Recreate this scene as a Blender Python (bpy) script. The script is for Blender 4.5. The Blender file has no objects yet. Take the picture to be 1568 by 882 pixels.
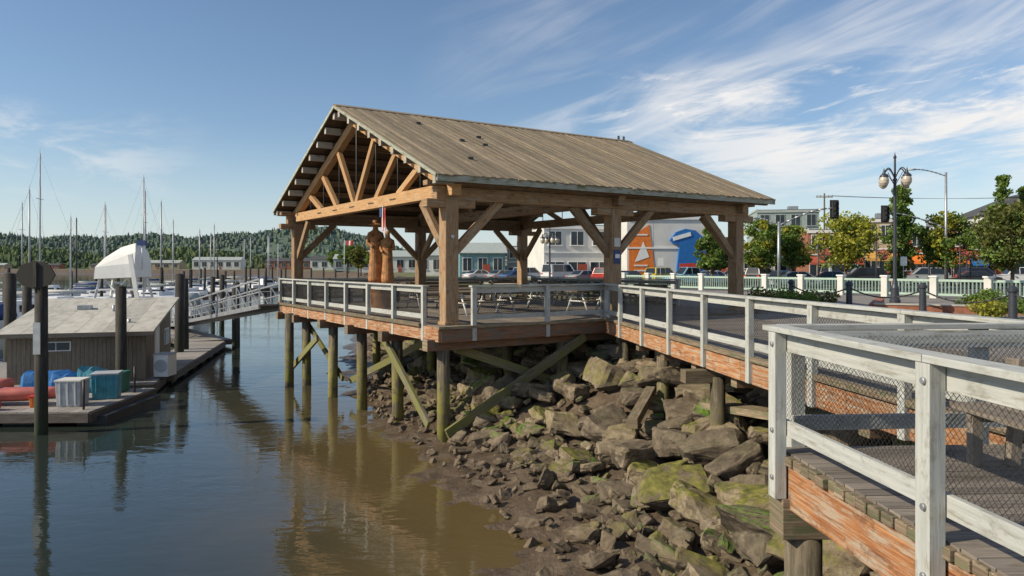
import bpy, bmesh, math, random
import numpy as np
from mathutils import Vector, Matrix, noise as mn
random.seed(7); np.random.seed(7)
R=random.uniform
scene=bpy.context.scene
V=Vector
# ------------------------------------------------------------------ materials
def newmat(name):
    m=bpy.data.materials.new(name); m.use_nodes=True
    nt=m.node_tree; b=nt.nodes['Principled BSDF']
    return m,nt,b
def N(nt,t,**k):
    n=nt.nodes.new(t)
    for a,v in k.items():
        if hasattr(n,a): setattr(n,a,v)
        else: n.inputs[a].default_value=v
    return n
def ramp(nt,fac,stops,interp='LINEAR'):
    r=nt.nodes.new('ShaderNodeValToRGB'); cr=r.color_ramp; cr.interpolation=interp
    while len(cr.elements)<len(stops): cr.elements.new(.5)
    for e,(p,c) in zip(cr.elements,stops):
        e.position=p; e.color=(c[0],c[1],c[2],1) if hasattr(c,'__len__') else (c,c,c,1)
    nt.links.new(fac,r.inputs[0]); return r.outputs[0]
def mix(nt,f,a,b,mode='MIX'):
    m=nt.nodes.new('ShaderNodeMix'); m.data_type='RGBA'; m.blend_type=mode
    for s,v in ((0,f),(6,a),(7,b)):
        if isinstance(v,bpy.types.NodeSocket): nt.links.new(v,m.inputs[s])
        else: m.inputs[s].default_value=v if s==0 else (v[0],v[1],v[2],1)
    return m.outputs[2]
def math_(nt,op,a,b=0.0,c=0.0,clamp=False):
    m=nt.nodes.new('ShaderNodeMath'); m.operation=op; m.use_clamp=clamp
    for i,v in enumerate((a,b,c)):
        if isinstance(v,bpy.types.NodeSocket): nt.links.new(v,m.inputs[i])
        else: m.inputs[i].default_value=v
    return m.outputs[0]
def noise_(nt,vec,scale,detail=5,rough=.55,dist=0.):
    n=nt.nodes.new('ShaderNodeTexNoise'); n.inputs['Scale'].default_value=scale
    n.inputs['Detail'].default_value=detail; n.inputs['Roughness'].default_value=rough; n.inputs['Distortion'].default_value=dist
    if vec is not None: nt.links.new(vec,n.inputs['Vector'])
    return n.outputs[0]
def bump(nt,b,h,strength=.3,dist=.02):
    n=nt.nodes.new('ShaderNodeBump'); n.inputs['Strength'].default_value=strength; n.inputs['Distance'].default_value=dist
    nt.links.new(h,n.inputs['Height']); nt.links.new(n.outputs[0],b.inputs['Normal'])
def mapping(nt,src,scale,rot=(0,0,0),loc=(0,0,0)):
    m=nt.nodes.new('ShaderNodeMapping'); m.inputs['Scale'].default_value=scale; m.inputs['Rotation'].default_value=rot; m.inputs['Location'].default_value=loc
    nt.links.new(src,m.inputs['Vector']); return m.outputs[0]
def wood(name,dark,mid,light,patch=None,patch_amt=.5,patch_scale=(1.2,5,1),rough=.85,var=.35,bs=.4,grain=(1.2,30,1),moss=None,stain=None,big=None):
    m,nt,b=newmat(name)
    uv=N(nt,'ShaderNodeTexCoord').outputs['UV']
    g=noise_(nt,mapping(nt,uv,grain),1.6,6,.65)
    col=ramp(nt,g,[(.28,dark),(.5,mid),(.72,light)])
    if patch:
        p=noise_(nt,mapping(nt,uv,patch_scale),1.5,6,.72)
        pf=ramp(nt,p,[(max(0,1-patch_amt-.07),0.),(min(1,1-patch_amt+.05),1.)])
        col=mix(nt,pf,col,patch)
    geo=N(nt,'ShaderNodeNewGeometry')
    if stain:
        sn=noise_(nt,mapping(nt,uv,(2.6,3.5,1),loc=(3.3,7.1,0)),1.3,6,.75)
        col=mix(nt,ramp(nt,sn,[(.54,0.),(.66,.9)]),col,stain)
    if big:
        bn=noise_(nt,geo.outputs['Position'],.45,5,.65); col=mix(nt,ramp(nt,bn,[(.42,0.),(.66,.75)]),col,big)
    if moss:
        sx=nt.nodes.new('ShaderNodeSeparateXYZ'); nt.links.new(geo.outputs['Position'],sx.inputs[0])
        mz=nt.nodes.new('ShaderNodeMapRange'); mz.inputs[1].default_value=moss[1]; mz.inputs[2].default_value=moss[2]; nt.links.new(sx.outputs[2],mz.inputs[0])
        nn=noise_(nt,geo.outputs['Position'],3.,4,.7)
        f=math_(nt,'MULTIPLY',mz.outputs[0],ramp(nt,nn,[(.38,0.),(.55,1.)]))
        col=mix(nt,f,col,moss[0])
    rnd=geo.outputs['Random Per Island']
    mr=nt.nodes.new('ShaderNodeMapRange'); mr.inputs[3].default_value=1-var; mr.inputs[4].default_value=1+var*.6
    nt.links.new(rnd,mr.inputs[0])
    cc=nt.nodes.new('ShaderNodeVectorMath'); cc.operation='SCALE'; nt.links.new(col,cc.inputs[0]); nt.links.new(mr.outputs[0],cc.inputs['Scale'])
    nt.links.new(cc.outputs[0],b.inputs['Base Color']); b.inputs['Roughness'].default_value=rough
    bump(nt,b,g,bs,.012)
    return m
def plain(name,col,rough=.6,metal=0.,nvar=.25,scale=3.,bs=0.1,island=0.,spec=None,bscale=None):
    m,nt,b=newmat(name)
    pos=N(nt,'ShaderNodeNewGeometry')
    n=noise_(nt,pos.outputs['Position'],scale,5,.65)
    d=[c*(1-nvar) for c in col]; l=[min(1,c*(1+nvar*.7)) for c in col]
    c=ramp(nt,n,[(.3,d),(.7,l)])
    if island:
        mr=nt.nodes.new('ShaderNodeMapRange'); mr.inputs[3].default_value=1-island; mr.inputs[4].default_value=1+island
        nt.links.new(pos.outputs['Random Per Island'],mr.inputs[0])
        cc=nt.nodes.new('ShaderNodeVectorMath'); cc.operation='SCALE'; nt.links.new(c,cc.inputs[0]); nt.links.new(mr.outputs[0],cc.inputs['Scale']); c=cc.outputs[0]
    nt.links.new(c,b.inputs['Base Color'])
    b.inputs['Roughness'].default_value=rough; b.inputs['Metallic'].default_value=metal
    if bs: bump(nt,b,noise_(nt,pos.outputs['Position'],bscale or scale*6,3,.6),bs,.01)
    return m
M={}
M['timber']=wood('weathered_timber',(.12,.068,.034),(.30,.18,.092),(.46,.315,.18),patch=(.32,.25,.175),patch_amt=.43,var=.25,stain=(.14,.085,.045))
M['timber_chord']=wood('sunlit_timber',(.20,.10,.04),(.44,.25,.11),(.60,.39,.20),patch=(.42,.31,.19),patch_amt=.4,var=.2)  # lighter timber copy for the gable truss, warm sunlight put into its colour
M['purlin']=wood('purlin_ends',(.28,.25,.2),(.42,.39,.33),(.52,.48,.41),patch=(.22,.19,.14),patch_amt=.4,var=.2)
M['roofwood']=wood('roof_boards',(.14,.10,.06),(.31,.24,.155),(.46,.38,.27),patch=(.22,.17,.105),patch_amt=.47,patch_scale=(.5,3,1),var=.28,bs=.6,stain=(.17,.14,.09),big=(.20,.16,.10))
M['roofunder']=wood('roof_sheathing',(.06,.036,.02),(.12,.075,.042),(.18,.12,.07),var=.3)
M['eave']=wood('mossy_eave_board',(.16,.16,.12),(.36,.36,.29),(.50,.49,.41),patch=(.15,.17,.07),patch_amt=.42,patch_scale=(1.5,4,1))
M['deck']=wood('deck_planks',(.10,.085,.07),(.20,.17,.14),(.29,.255,.215),patch=(.13,.10,.075),patch_amt=.4,var=.3)
M['fascia']=wood('rusty_fascia',(.11,.038,.018),(.36,.15,.055),(.54,.29,.135),patch=(.40,.32,.235),patch_amt=.45,patch_scale=(1.3,13,1),var=.15,bs=.9,stain=(.12,.065,.035),grain=(1.,22,1))
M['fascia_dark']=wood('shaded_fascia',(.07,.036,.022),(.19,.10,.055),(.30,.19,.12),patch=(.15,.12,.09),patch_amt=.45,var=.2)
M['cap']=wood('mossy_edge_timber',(.05,.035,.022),(.22,.16,.105),(.38,.32,.23),patch=(.12,.125,.065),patch_amt=.45,patch_scale=(2,6,1))
M['rail']=wood('painted_rail',(.33,.34,.315),(.43,.44,.415),(.50,.51,.48),patch=(.26,.24,.19),patch_amt=.38,patch_scale=(1.3,11,1),var=.1,bs=.3,grain=(1.2,20,1),rough=.75,stain=(.27,.265,.225))
M['pile']=wood('creosote_pile',(.045,.035,.024),(.15,.12,.08),(.29,.24,.17),patch=(.08,.07,.045),patch_amt=.45,grain=(1,12,1),moss=((.22,.20,.045),-1.0,-2.0))
M['piledark']=wood('dark_pile',(.012,.011,.01),(.04,.036,.03),(.09,.08,.065),grain=(1,10,1),moss=((.035,.05,.02),-1.5,-3))
M['brace']=wood('mossy_brace',(.06,.055,.03),(.17,.15,.095),(.30,.27,.19),patch=(.17,.17,.05),patch_amt=.5,patch_scale=(.8,2,1))
M['siding']=wood('shed_siding',(.15,.12,.085),(.215,.175,.13),(.27,.23,.175),var=.08,grain=(.7,12,1),bs=.15,stain=(.13,.11,.08))
M['shedroof']=wood('shed_roof_felt',(.32,.305,.27),(.46,.44,.385),(.54,.51,.46),var=.15,grain=(1.,1.5,1),patch=(.33,.31,.27),patch_amt=.4,patch_scale=(.8,1.2,1),bs=.2)
M['float']=wood('float_timber',(.04,.035,.03),(.12,.10,.085),(.24,.21,.18),var=.3)
M['floatdeck']=wood('float_deck',(.16,.15,.14),(.30,.28,.26),(.40,.37,.34),var=.2)
M['wire']=plain('wire_mesh',(.03,.03,.03),.6,.2,bs=0)
M['galv']=plain('galvanised_steel',(.42,.43,.44),.45,.7)
M['steel_dark']=plain('dark_steel',(.05,.05,.05),.5,.3)
M['lampiron']=plain('lamp_iron',(.055,.06,.075),.45,.3)
M['concrete']=plain('concrete',(.45,.42,.37),.85,nvar=.2,scale=2)
M['white']=plain('white_paint',(.78,.78,.75),.5,nvar=.08,scale=2)
M['whitegel']=plain('white_gelcoat',(.75,.76,.77),.35,nvar=.06)
M['offwhite']=plain('offwhite_wall',(.62,.61,.57),.8,nvar=.12,scale=.5)
M['alu']=plain('mast_alloy',(.40,.41,.43),.45,.3,nvar=.1)
M['glass']=plain('window_glass',(.025,.035,.045),.08,nvar=.5,scale=.4,bs=0)
M['carglass']=plain('car_glass',(.02,.025,.03),.05,nvar=.1,bs=0)
M['tyre']=plain('tyre',(.02,.02,.02),.9)
M['hub']=plain('hubcap',(.45,.45,.46),.35,.7)
M['red']=plain('red_paint',(.55,.05,.03),.5)
M['kayakpink']=plain('faded_red_plastic',(.50,.13,.10),.5,nvar=.25)
M['orange']=plain('orange_paint',(.75,.20,.03),.5)
M['yellow']=plain('yellow_paint',(.72,.45,.04),.5)
M['blue']=plain('blue_tarp',(.03,.17,.45),.5,nvar=.4)
M['navy']=plain('navy_paint',(.02,.05,.17),.5)
M['bright_blue']=plain('mural_blue',(.015,.14,.42),.6)
M['cyan']=plain('cyan_plastic',(.06,.28,.36),.5,nvar=.35)
M['green']=plain('green_plastic',(.03,.17,.12),.5)
M['grey']=plain('grey_plastic',(.42,.44,.46),.5)
M['teal']=plain('teal_wall',(.16,.30,.33),.8)
M['brick']=plain('brick_wall',(.30,.12,.07),.85,nvar=.35,scale=4)
M['redwall']=plain('red_wall',(.36,.07,.04),.8)
M['tanwall']=plain('tan_wall',(.42,.33,.22),.85)
M['greywall']=plain('grey_wall',(.36,.40,.38),.85)
M['yellowwall']=plain('ochre_wall',(.50,.27,.06),.85)
M['greengrey']=plain('greengrey_wall',(.30,.37,.35),.85)
M['darkroof']=plain('dark_shingle',(.07,.07,.075),.9,nvar=.3)
M['asphalt']=plain('asphalt',(.055,.055,.056),.9,nvar=.3,scale=1)
M['paint_line']=plain('road_paint',(.7,.7,.66),.7)
M['paving']=plain('paving',(.22,.20,.18),.9,nvar=.25,scale=1.2)
M['fencegreen']=plain('pale_green_fence',(.36,.48,.40),.6,nvar=.1)
M['amber']=plain('lamp_glass',(.50,.43,.34),.25,nvar=.15,bs=0)
M['pinkflower']=plain('flower_petals',(.50,.06,.10),.7,island=.4,bs=0)
M['bark']=plain('bark',(.13,.09,.06),.95,nvar=.4,scale=8,bs=.5)
M['signalyellow']=plain('signal_housing',(.03,.03,.03),.5)
M['carved']=plain('carved_cedar',(.40,.18,.065),.7,nvar=.6,scale=6,bs=1.,bscale=12)
def leafmat(name,c):
    m,nt,b=newmat(name); g=N(nt,'ShaderNodeNewGeometry')
    col=ramp(nt,g.outputs['Random Per Island'],[(0,[x*.45 for x in c]),(.6,c),(1,[min(1,x*1.7) for x in c])])
    nt.links.new(col,b.inputs['Base Color']); b.inputs['Roughness'].default_value=.6
    tr=nt.nodes.new('ShaderNodeBsdfTranslucent'); nt.links.new(mix(nt,.5,col,(c[0]*2,c[1]*2.,c[2])),tr.inputs[0])
    ms=nt.nodes.new('ShaderNodeMixShader'); ms.inputs[0].default_value=.35
    nt.links.new(b.outputs[0],ms.inputs[1]); nt.links.new(tr.outputs[0],ms.inputs[2])
    nt.links.new(ms.outputs[0],nt.nodes['Material Output'].inputs[0]); return m
M['leaf']=leafmat('leaves_green',(.13,.20,.035))
M['leafyel']=leafmat('leaves_yellowgreen',(.30,.30,.035))
M['leafdark']=leafmat('leaves_olive',(.13,.14,.03))
def carpaint(name,c):
    m=plain(name,c,.3,.1,nvar=.03,bs=0); m.node_tree.nodes['Principled BSDF'].inputs['Coat Weight'].default_value=.6; return m
for n,c in dict(c_white=(.7,.7,.7),c_dark=(.03,.035,.045),c_silver=(.35,.37,.38),c_red=(.4,.03,.02),c_blue=(.04,.12,.3),c_yellow=(.65,.5,.03),c_teal=(.03,.16,.17),c_lblue=(.25,.45,.6)).items():
    M[n]=carpaint('car_'+n[2:]+'_paint',c)
# ------------------------------------------------------------------ mesh builder
class MB:
    def __init__(s): s.v=[];s.f=[];s.uv=[];s.m=[];s.mats=[];s.sm=[]
    def mi(s,k):
        if k not in s.mats: s.mats.append(k)
        return s.mats.index(k)
    def face(s,idx,uv,mk,smooth=False):
        s.f.append(idx); s.uv+=uv; s.m.append(s.mi(mk)); s.sm.append(smooth)
    def beam(s,p0,p1,w,h,mk,up=(0,0,1),w1=None,h1=None,endmk=None):
        p0=V(p0);p1=V(p1);d=p1-p0;L=d.length
        if L<1e-6: return
        d/=L; up=V(up)
        if abs(d.dot(up))>.98: up=V((1,0,0)) if abs(d.x)<.9 else V((0,1,0))
        sd=d.cross(up).normalized(); u=sd.cross(d)
        w1=w if w1 is None else w1; h1=h if h1 is None else h1
        b=len(s.v)
        for p,ww,hh in ((p0,w,h),(p1,w1,h1)):
            for a,c in ((-1,-1),(1,-1),(1,1),(-1,1)):
                s.v.append(p+sd*(a*ww/2)+u*(c*hh/2))
        ou=R(0,50);ov=R(0,90)
        per=[0,w,w+h,2*w+h,2*w+2*h]
        for i in range(4):
            j=(i+1)%4
            s.face((b+i,b+j,b+4+j,b+4+i),[(ou,ov+per[i]),(ou,ov+per[i+1]),(ou+L,ov+per[i+1]),(ou+L,ov+per[i])],mk)
        e=endmk or mk
        s.face((b+3,b+2,b+1,b),[(ou,ov),(ou+w*.2,ov),(ou+w*.2,ov+h),(ou,ov+h)],e)
        s.face((b+4,b+5,b+6,b+7),[(ou,ov),(ou+w*.2,ov),(ou+w*.2,ov+h),(ou,ov+h)],e)
    def box(s,c,size,mk,rot=0.):
        c=V(c); d=V((math.cos(rot),math.sin(rot),0))*size[0]/2
        s.beam(c-d,c+d,size[1],size[2],mk)
    def cyl(s,p0,p1,r0,r1=None,n=10,mk='timber',caps=True,smooth=True):
        r1=r0 if r1 is None else r1
        p0=V(p0);p1=V(p1);d=p1-p0;L=d.length
        if L<1e-6: return
        d/=L; up=V((0,0,1)) if abs(d.z)<.95 else V((1,0,0))
        a=d.cross(up).normalized(); c=a.cross(d); b=len(s.v)
        for p,r in ((p0,r0),(p1,r1)):
            for i in range(n):
                t=2*math.pi*i/n; s.v.append(p+a*(math.cos(t)*r)+c*(math.sin(t)*r))
        ou=R(0,50);ov=R(0,90);C=2*math.pi*max(r0,r1)
        for i in range(n):
            j=(i+1)%n
            s.face((b+j,b+i,b+n+i,b+n+j),[(ou,ov+C*(i+1)/n),(ou,ov+C*i/n),(ou+L,ov+C*i/n),(ou+L,ov+C*(i+1)/n)],mk,smooth)
        if caps:
            s.face(tuple(range(b,b+n)),[(ou,ov)]*n,mk); s.face(tuple(range(b+2*n-1,b+n-1,-1)),[(ou,ov)]*n,mk)
    def lathe(s,c,prof,n,mk):
        c=V(c)
        for (r0,z0),(r1,z1) in zip(prof[:-1],prof[1:]):
            b=len(s.v)
            for r,z in ((r0,z0),(r1,z1)):
                for i in range(n):
                    t=2*math.pi*i/n; s.v.append(c+V((math.cos(t)*r,math.sin(t)*r,z)))
            for i in range(n):
                j=(i+1)%n; s.face((b+i,b+j,b+n+j,b+n+i),[(z0,i/n),(z0,(i+1)/n),(z1,(i+1)/n),(z1,i/n)],mk,True)
    def poly(s,pts,mk,smooth=False):
        b=len(s.v); s.v+= [V(p) for p in pts]
        ou=R(0,50)
        s.face(tuple(range(b,b+len(pts))),[(p[0]+ou,p[1]+p[2]) for p in pts],mk,smooth)
    def loft(s,rings,mk,closed=True,caps=True):
        b=len(s.v); n=len(rings[0])
        for r in rings: s.v+=[V(p) for p in r]
        for k in range(len(rings)-1):
            for i in range(n if closed else n-1):
                j=(i+1)%n
                s.face((b+k*n+i,b+k*n+j,b+(k+1)*n+j,b+(k+1)*n+i),[(k*.3,i*.2),(k*.3,i*.2+.2),(k*.3+.3,i*.2+.2),(k*.3+.3,i*.2)],mk,True)
        if caps:
            s.face(tuple(range(b,b+n))[::-1],[(0,0)]*n,mk); q=b+(len(rings)-1)*n; s.face(tuple(range(q,q+n)),[(0,0)]*n,mk)
    def obj(s,name,parent=None,bevel=0.):
        me=bpy.data.meshes.new(name); me.from_pydata([tuple(p) for p in s.v],[],s.f)
        for k in s.mats: me.materials.append(M[k])
        me.polygons.foreach_set('material_index',s.m); me.polygons.foreach_set('use_smooth',s.sm)
        uvl=me.uv_layers.new(name='UVMap'); uvl.data.foreach_set('uv',np.array(s.uv,dtype=np.float32).ravel())
        me.update(); o=bpy.data.objects.new(name,me); scene.collection.objects.link(o)
        if parent: o.parent=parent
        if bevel:
            md=o.modifiers.new('bevel','BEVEL'); md.width=bevel; md.segments=1; md.limit_method='ANGLE'
        return o
def empty(name,loc=(0,0,0)):
    e=bpy.data.objects.new(name,None); e.location=loc; scene.collection.objects.link(e); return e
# ------------------------------------------------------------------ layout frame of pavilion
P0=V((-1.73,20.0,0)); U=V((.838,.546,0)).normalized(); W=V((-.546,.838,0)).normalized()
def Q(u,v,z=0.): return P0+U*u+W*v+V((0,0,z))
SPAN=13.8; LEN=11.7
WZ=-3.2
# ------------------------------------------------------------------ terrain
SH=np.array([(5,-200),(3.,-60),(1.6,-10),(.9,3),(.35,9),(.1,11.5),(-.4,14),(-2.4,18.2),(-4.6,23.5),(-6.6,30),(-9,40),(-12.4,58),(-18,85),(-27,125),(-60,250),(-150,410),(-400,520),(-3000,640)],float)
POLY=np.vstack([SH,[(-3000,4000),(4000,4000),(4000,-200)]])
def sdist(X,Y):
    d=np.full(X.shape,1e9)
    for a,b in zip(SH[:-1],SH[1:]):
        ab=b-a; t=np.clip(((X-a[0])*ab[0]+(Y-a[1])*ab[1])/(ab@ab),0,1)
        d=np.minimum(d,np.hypot(X-a[0]-t*ab[0],Y-a[1]-t*ab[1]))
    ins=np.zeros(X.shape,bool); n=len(POLY); j=n-1
    for i in range(n):
        xi,yi=POLY[i];xj,yj=POLY[j]
        if yi!=yj:
            c=((yi>Y)!=(yj>Y))&(X<(xj-xi)*(Y-yi)/(yj-yi)+xi); ins^=c
        j=i
    return np.where(ins,d,-d)
def hgt(X,Y):
    s=sdist(X,Y)
    wob=.35*np.sin(Y*1.3+X*.4)+.22*np.sin(Y*2.9-X*1.7)
    s2=s+np.where(np.abs(s)<6,wob,0)
    return np.interp(s2,[-200,-30,-4,0,1.3,3.2,6.0,9.5,12],[-8,-6.5,-3.7,-3.2,-3.0,-2.6,-1.5,-.65,-.3]),s
def axis(parts):
    o=[]
    for a,b,st in parts: o+=list(np.arange(a,b,st))
    o.append(parts[-1][1]); return np.array(o)
xs=axis([(-3000,-600,200),(-600,-100,25),(-100,-20,4),(-20,14,.25),(14,60,3),(60,200,14),(200,1000,100),(1000,3000,400)])
ys=axis([(-190,-10,20),(-10,0,1),(0,40,.25),(40,90,1.5),(90,260,10),(260,700,22),(700,3000,230)])
X,Y=np.meshgrid(xs,ys); Z,S=hgt(X,Y)
near=(X>-20)&(X<14)&(Y>0)&(Y<45)
for i in range(X.shape[0]):
    for j in range(X.shape[1]):
        if near[i,j] and -4<S[i,j]<11:
            p=V((X[i,j],Y[i,j],0)); Z[i,j]+=.10*mn.noise(p*1.7)+.09*mn.noise(p*4.3)+.05*mn.noise(p*9)
nx,ny=len(xs),len(ys)
me=bpy.data.meshes.new('ground'); idx=np.arange(nx*ny).reshape(ny,nx)
fs=np.stack([idx[:-1,:-1],idx[:-1,1:],idx[1:,1:],idx[1:,:-1]],-1).reshape(-1,4)
me.from_pydata(np.stack([X,Y,Z],-1).reshape(-1,3).tolist(),[],fs.tolist()); me.polygons.foreach_set('use_smooth',[True]*len(fs))
ground=bpy.data.objects.new('ground',me); scene.collection.objects.link(ground)
m,nt,b=newmat('mud_and_grass'); g=N(nt,'ShaderNodeNewGeometry'); sx=nt.nodes.new('ShaderNodeSeparateXYZ'); nt.links.new(g.outputs['Position'],sx.inputs[0])
n1=noise_(nt,g.outputs['Position'],2.5,6,.7); n2=noise_(nt,g.outputs['Position'],.15,4,.6)
mud=ramp(nt,n1,[(.3,(.06,.04,.024)),(.55,(.13,.092,.057)),(.75,(.22,.165,.11))])
grs=ramp(nt,n2,[(.35,(.10,.13,.035)),(.6,(.16,.15,.07)),(.8,(.22,.19,.12))])
mz=nt.nodes.new('ShaderNodeMapRange'); mz.inputs[1].default_value=-.55; mz.inputs[2].default_value=-.35; nt.links.new(sx.outputs[2],mz.inputs[0])
nt.links.new(mix(nt,mz.outputs[0],mud,grs),b.inputs['Base Color'])
rz=nt.nodes.new('ShaderNodeMapRange'); rz.inputs[1].default_value=-3.1; rz.inputs[2].default_value=-2.6; rz.inputs[3].default_value=.3; rz.inputs[4].default_value=.9; nt.links.new(sx.outputs[2],rz.inputs[0]); nt.links.new(rz.outputs[0],b.inputs['Roughness'])
bump(nt,b,noise_(nt,g.outputs['Position'],9,6,.75),.9,.08); me.materials.append(m)
# water
me=bpy.data.meshes.new('water'); me.from_pydata([(-3000,-200,WZ),(60,-200,WZ),(60,700,WZ),(-3000,700,WZ)],[],[(0,1,2,3)])
water=bpy.data.objects.new('water',me); scene.collection.objects.link(water)
m,nt,b=newmat('river_water'); g=N(nt,'ShaderNodeNewGeometry'); pos=g.outputs['Position']; sx=nt.nodes.new('ShaderNodeSeparateXYZ'); nt.links.new(pos,sx.inputs[0])
s=math_(nt,'ADD',sx.outputs[0],math_(nt,'MULTIPLY',sx.outputs[1],.40)); s=math_(nt,'ADD',s,math_(nt,'MULTIPLY',noise_(nt,pos,.35,4,.6),3.))
sm=nt.nodes.new('ShaderNodeMapRange'); sm.interpolation_type='SMOOTHSTEP'; sm.inputs[1].default_value=-.6; sm.inputs[2].default_value=6.6; nt.links.new(s,sm.inputs[0])
yf=nt.nodes.new('ShaderNodeMapRange'); yf.inputs[1].default_value=20; yf.inputs[2].default_value=36; yf.inputs[3].default_value=1; yf.inputs[4].default_value=.1; nt.links.new(sx.outputs[1],yf.inputs[0])
f=math_(nt,'MULTIPLY',sm.outputs[0],yf.outputs[0])
nt.links.new(mix(nt,f,(.027,.036,.030),(.125,.090,.038)),b.inputs['Base Color'])
b.inputs['Roughness'].default_value=.02; b.inputs['IOR'].default_value=1.5
w1=noise_(nt,mapping(nt,pos,(.8,1.6,1),(0,0,.5)),1.3,3,.5,.6); w2=noise_(nt,mapping(nt,pos,(1,2.2,1),(0,0,.2)),5.,3,.5,.3); w3=noise_(nt,mapping(nt,pos,(.15,.4,1)),.6,2,.5)
hh=math_(nt,'ADD',math_(nt,'MULTIPLY',w1,.42),math_(nt,'MULTIPLY',w2,math_(nt,'MULTIPLY',ramp(nt,w3,[(.4,.1),(.65,1.)]),.24)))
bump(nt,b,hh,.26,.075); me.materials.append(m)
# ------------------------------------------------------------------ riprap rocks
def proto(seed):
    rnd=random.Random(seed); bm=bmesh.new()
    ax,ay,az_=rnd.uniform(.9,1.15),rnd.uniform(.6,.85),rnd.uniform(.32,.55)
    for cx in (-1,1):
        for cy in (-1,1):
            for cz in (-1,1):
                if rnd.random()<.2:
                    bm.verts.new((cx*ax*.5,cy*ay*rnd.uniform(.6,1.),cz*az_*rnd.uniform(.6,1))); bm.verts.new((cx*ax*rnd.uniform(.7,1.),cy*ay*.3,cz*az_*rnd.uniform(.4,.9)))
                else: bm.verts.new((cx*ax*rnd.uniform(.6,1.12),cy*ay*rnd.uniform(.6,1.15),cz*az_*rnd.uniform(.6,1.1)))
    for i in range(4): bm.verts.new((rnd.uniform(-1,1)*ax*.9,rnd.choice((-1,1))*ay*rnd.uniform(.8,1.1),rnd.uniform(-.6,.6)*az_))
    r=bmesh.ops.convex_hull(bm,input=bm.verts[:]); bmesh.ops.delete(bm,geom=[e for e in r['geom_interior'] if isinstance(e,bmesh.types.BMVert)],context='VERTS')
    bmesh.ops.subdivide_edges(bm,edges=bm.edges[:],cuts=5,use_grid_fill=True)
    bmesh.ops.triangulate(bm,faces=bm.faces[:])
    bmesh.ops.smooth_vert(bm,verts=bm.verts[:],factor=.5,use_axis_x=True,use_axis_y=True,use_axis_z=True)
    bm.normal_update(); off=V((seed*3.1,seed,0))
    for v in bm.verts:
        q=v.co*1.8+off; st=math.floor(mn.noise(q)*4)/4
        v.co+=v.normal*(.08*st+.05*mn.noise(v.co*4+off)+.03*mn.noise(v.co*9+off))
    bm.verts.index_update(); vs=np.array([v.co[:] for v in bm.verts]); f=np.array([[q.index for q in x.verts] for x in bm.faces if len(x.verts)==3]); bm.free(); return vs,f
PR=[proto(i+1) for i in range(16)]
VV=[];FF=[];base=0
def addrock(x,y,z,sc,flat=1.,tilt=.45):
    global base
    vs,f=random.choice(PR)
    rot=Matrix.Rotation(R(0,6.28),3,'Z')@Matrix.Rotation(R(-tilt,tilt),3,'X')@Matrix.Rotation(R(-tilt,tilt),3,'Y')
    A=np.array(rot)@np.diag([sc*R(.85,1.25),sc*R(.8,1.15),sc*flat*R(.8,1.2)])
    VV.append(vs@A.T+np.array([x,y,z])); FF.append(f+base); base+=len(vs)
def scatter(x0,x1,y0,y1,st,dmin,dmax,smin,smax,prob=1.,dz=0.,tilt=.45):
    gx,gy=np.meshgrid(np.arange(x0,x1,st),np.arange(y0,y1,st)); gx=gx+np.random.uniform(-.42,.42,gx.shape)*st; gy=gy+np.random.uniform(-.42,.42,gy.shape)*st
    z,s=hgt(gx,gy)
    for x,y,zz,ss in zip(gx.ravel(),gy.ravel(),z.ravel(),s.ravel()):
        if dmin<ss<dmax and random.random()<prob:
            k=smin+(smax-smin)*random.random()**1.5; addrock(x,y,min(zz+dz+R(-.05,.12),-.55-k*.6),k,tilt=tilt)
scatter(-8,13,1,30,.80,2.9,9,.36,.68,.95,.20,.45)
scatter(-8,13,1,30,.60,1.7,3.2,.24,.46,.85,.06,.5)
scatter(-8,13,1,30,.45,1.2,9,.10,.24,.5,.12,.9)
scatter(-8,6,4,30,.55,.7,2.4,.16,.38,.5,-.02)
scatter(-8,6,4,30,.28,.20,3.2,.05,.15,.6,.02,1.)
scatter(-16,8,30,62,1.1,1.0,8,.4,.75,.9,.05)
me=bpy.data.meshes.new('riprap_rocks'); vv=np.vstack(VV); ff=np.vstack(FF)
me.vertices.add(len(vv)); me.vertices.foreach_set('co',vv.ravel()); me.loops.add(ff.size); me.loops.foreach_set('vertex_index',ff.ravel().astype(np.int32))
me.polygons.add(len(ff)); me.polygons.foreach_set('loop_start',np.arange(0,ff.size,3,dtype=np.int32)); me.polygons.foreach_set('loop_total',np.full(len(ff),3,np.int32)); me.update(calc_edges=True); me.validate()
me.polygons.foreach_set('use_smooth',[False]*len(me.polygons))
rocks=bpy.data.objects.new('riprap_rocks',me); scene.collection.objects.link(rocks)
m,nt,b=newmat('rock_with_moss'); g=N(nt,'ShaderNodeNewGeometry'); pos=g.outputs['Position']; sx=nt.nodes.new('ShaderNodeSeparateXYZ'); nt.links.new(pos,sx.inputs[0]); sn=nt.nodes.new('ShaderNodeSeparateXYZ'); nt.links.new(g.outputs['Normal'],sn.inputs[0])
n1=noise_(nt,pos,4,6,.78)
ca=ramp(nt,n1,[(.32,(.12,.088,.052)),(.5,(.28,.215,.135)),(.72,(.47,.39,.28))])
cb=ramp(nt,n1,[(.32,(.06,.046,.033)),(.5,(.15,.115,.078)),(.75,(.29,.235,.165))])
rp=g.outputs['Random Per Island']
col=mix(nt,ramp(nt,math_(nt,'FRACT',math_(nt,'MULTIPLY',rp,3.1)),[(.2,0.),(.9,1.)]),cb,ca)
mossn=noise_(nt,pos,1.6,6,.75); ismoss=ramp(nt,mossn,[(.43,0.),(.51,1.)])
isl=ramp(nt,math_(nt,'FRACT',math_(nt,'MULTIPLY',rp,7.3)),[(.40,.08),(.60,1.)])
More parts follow.
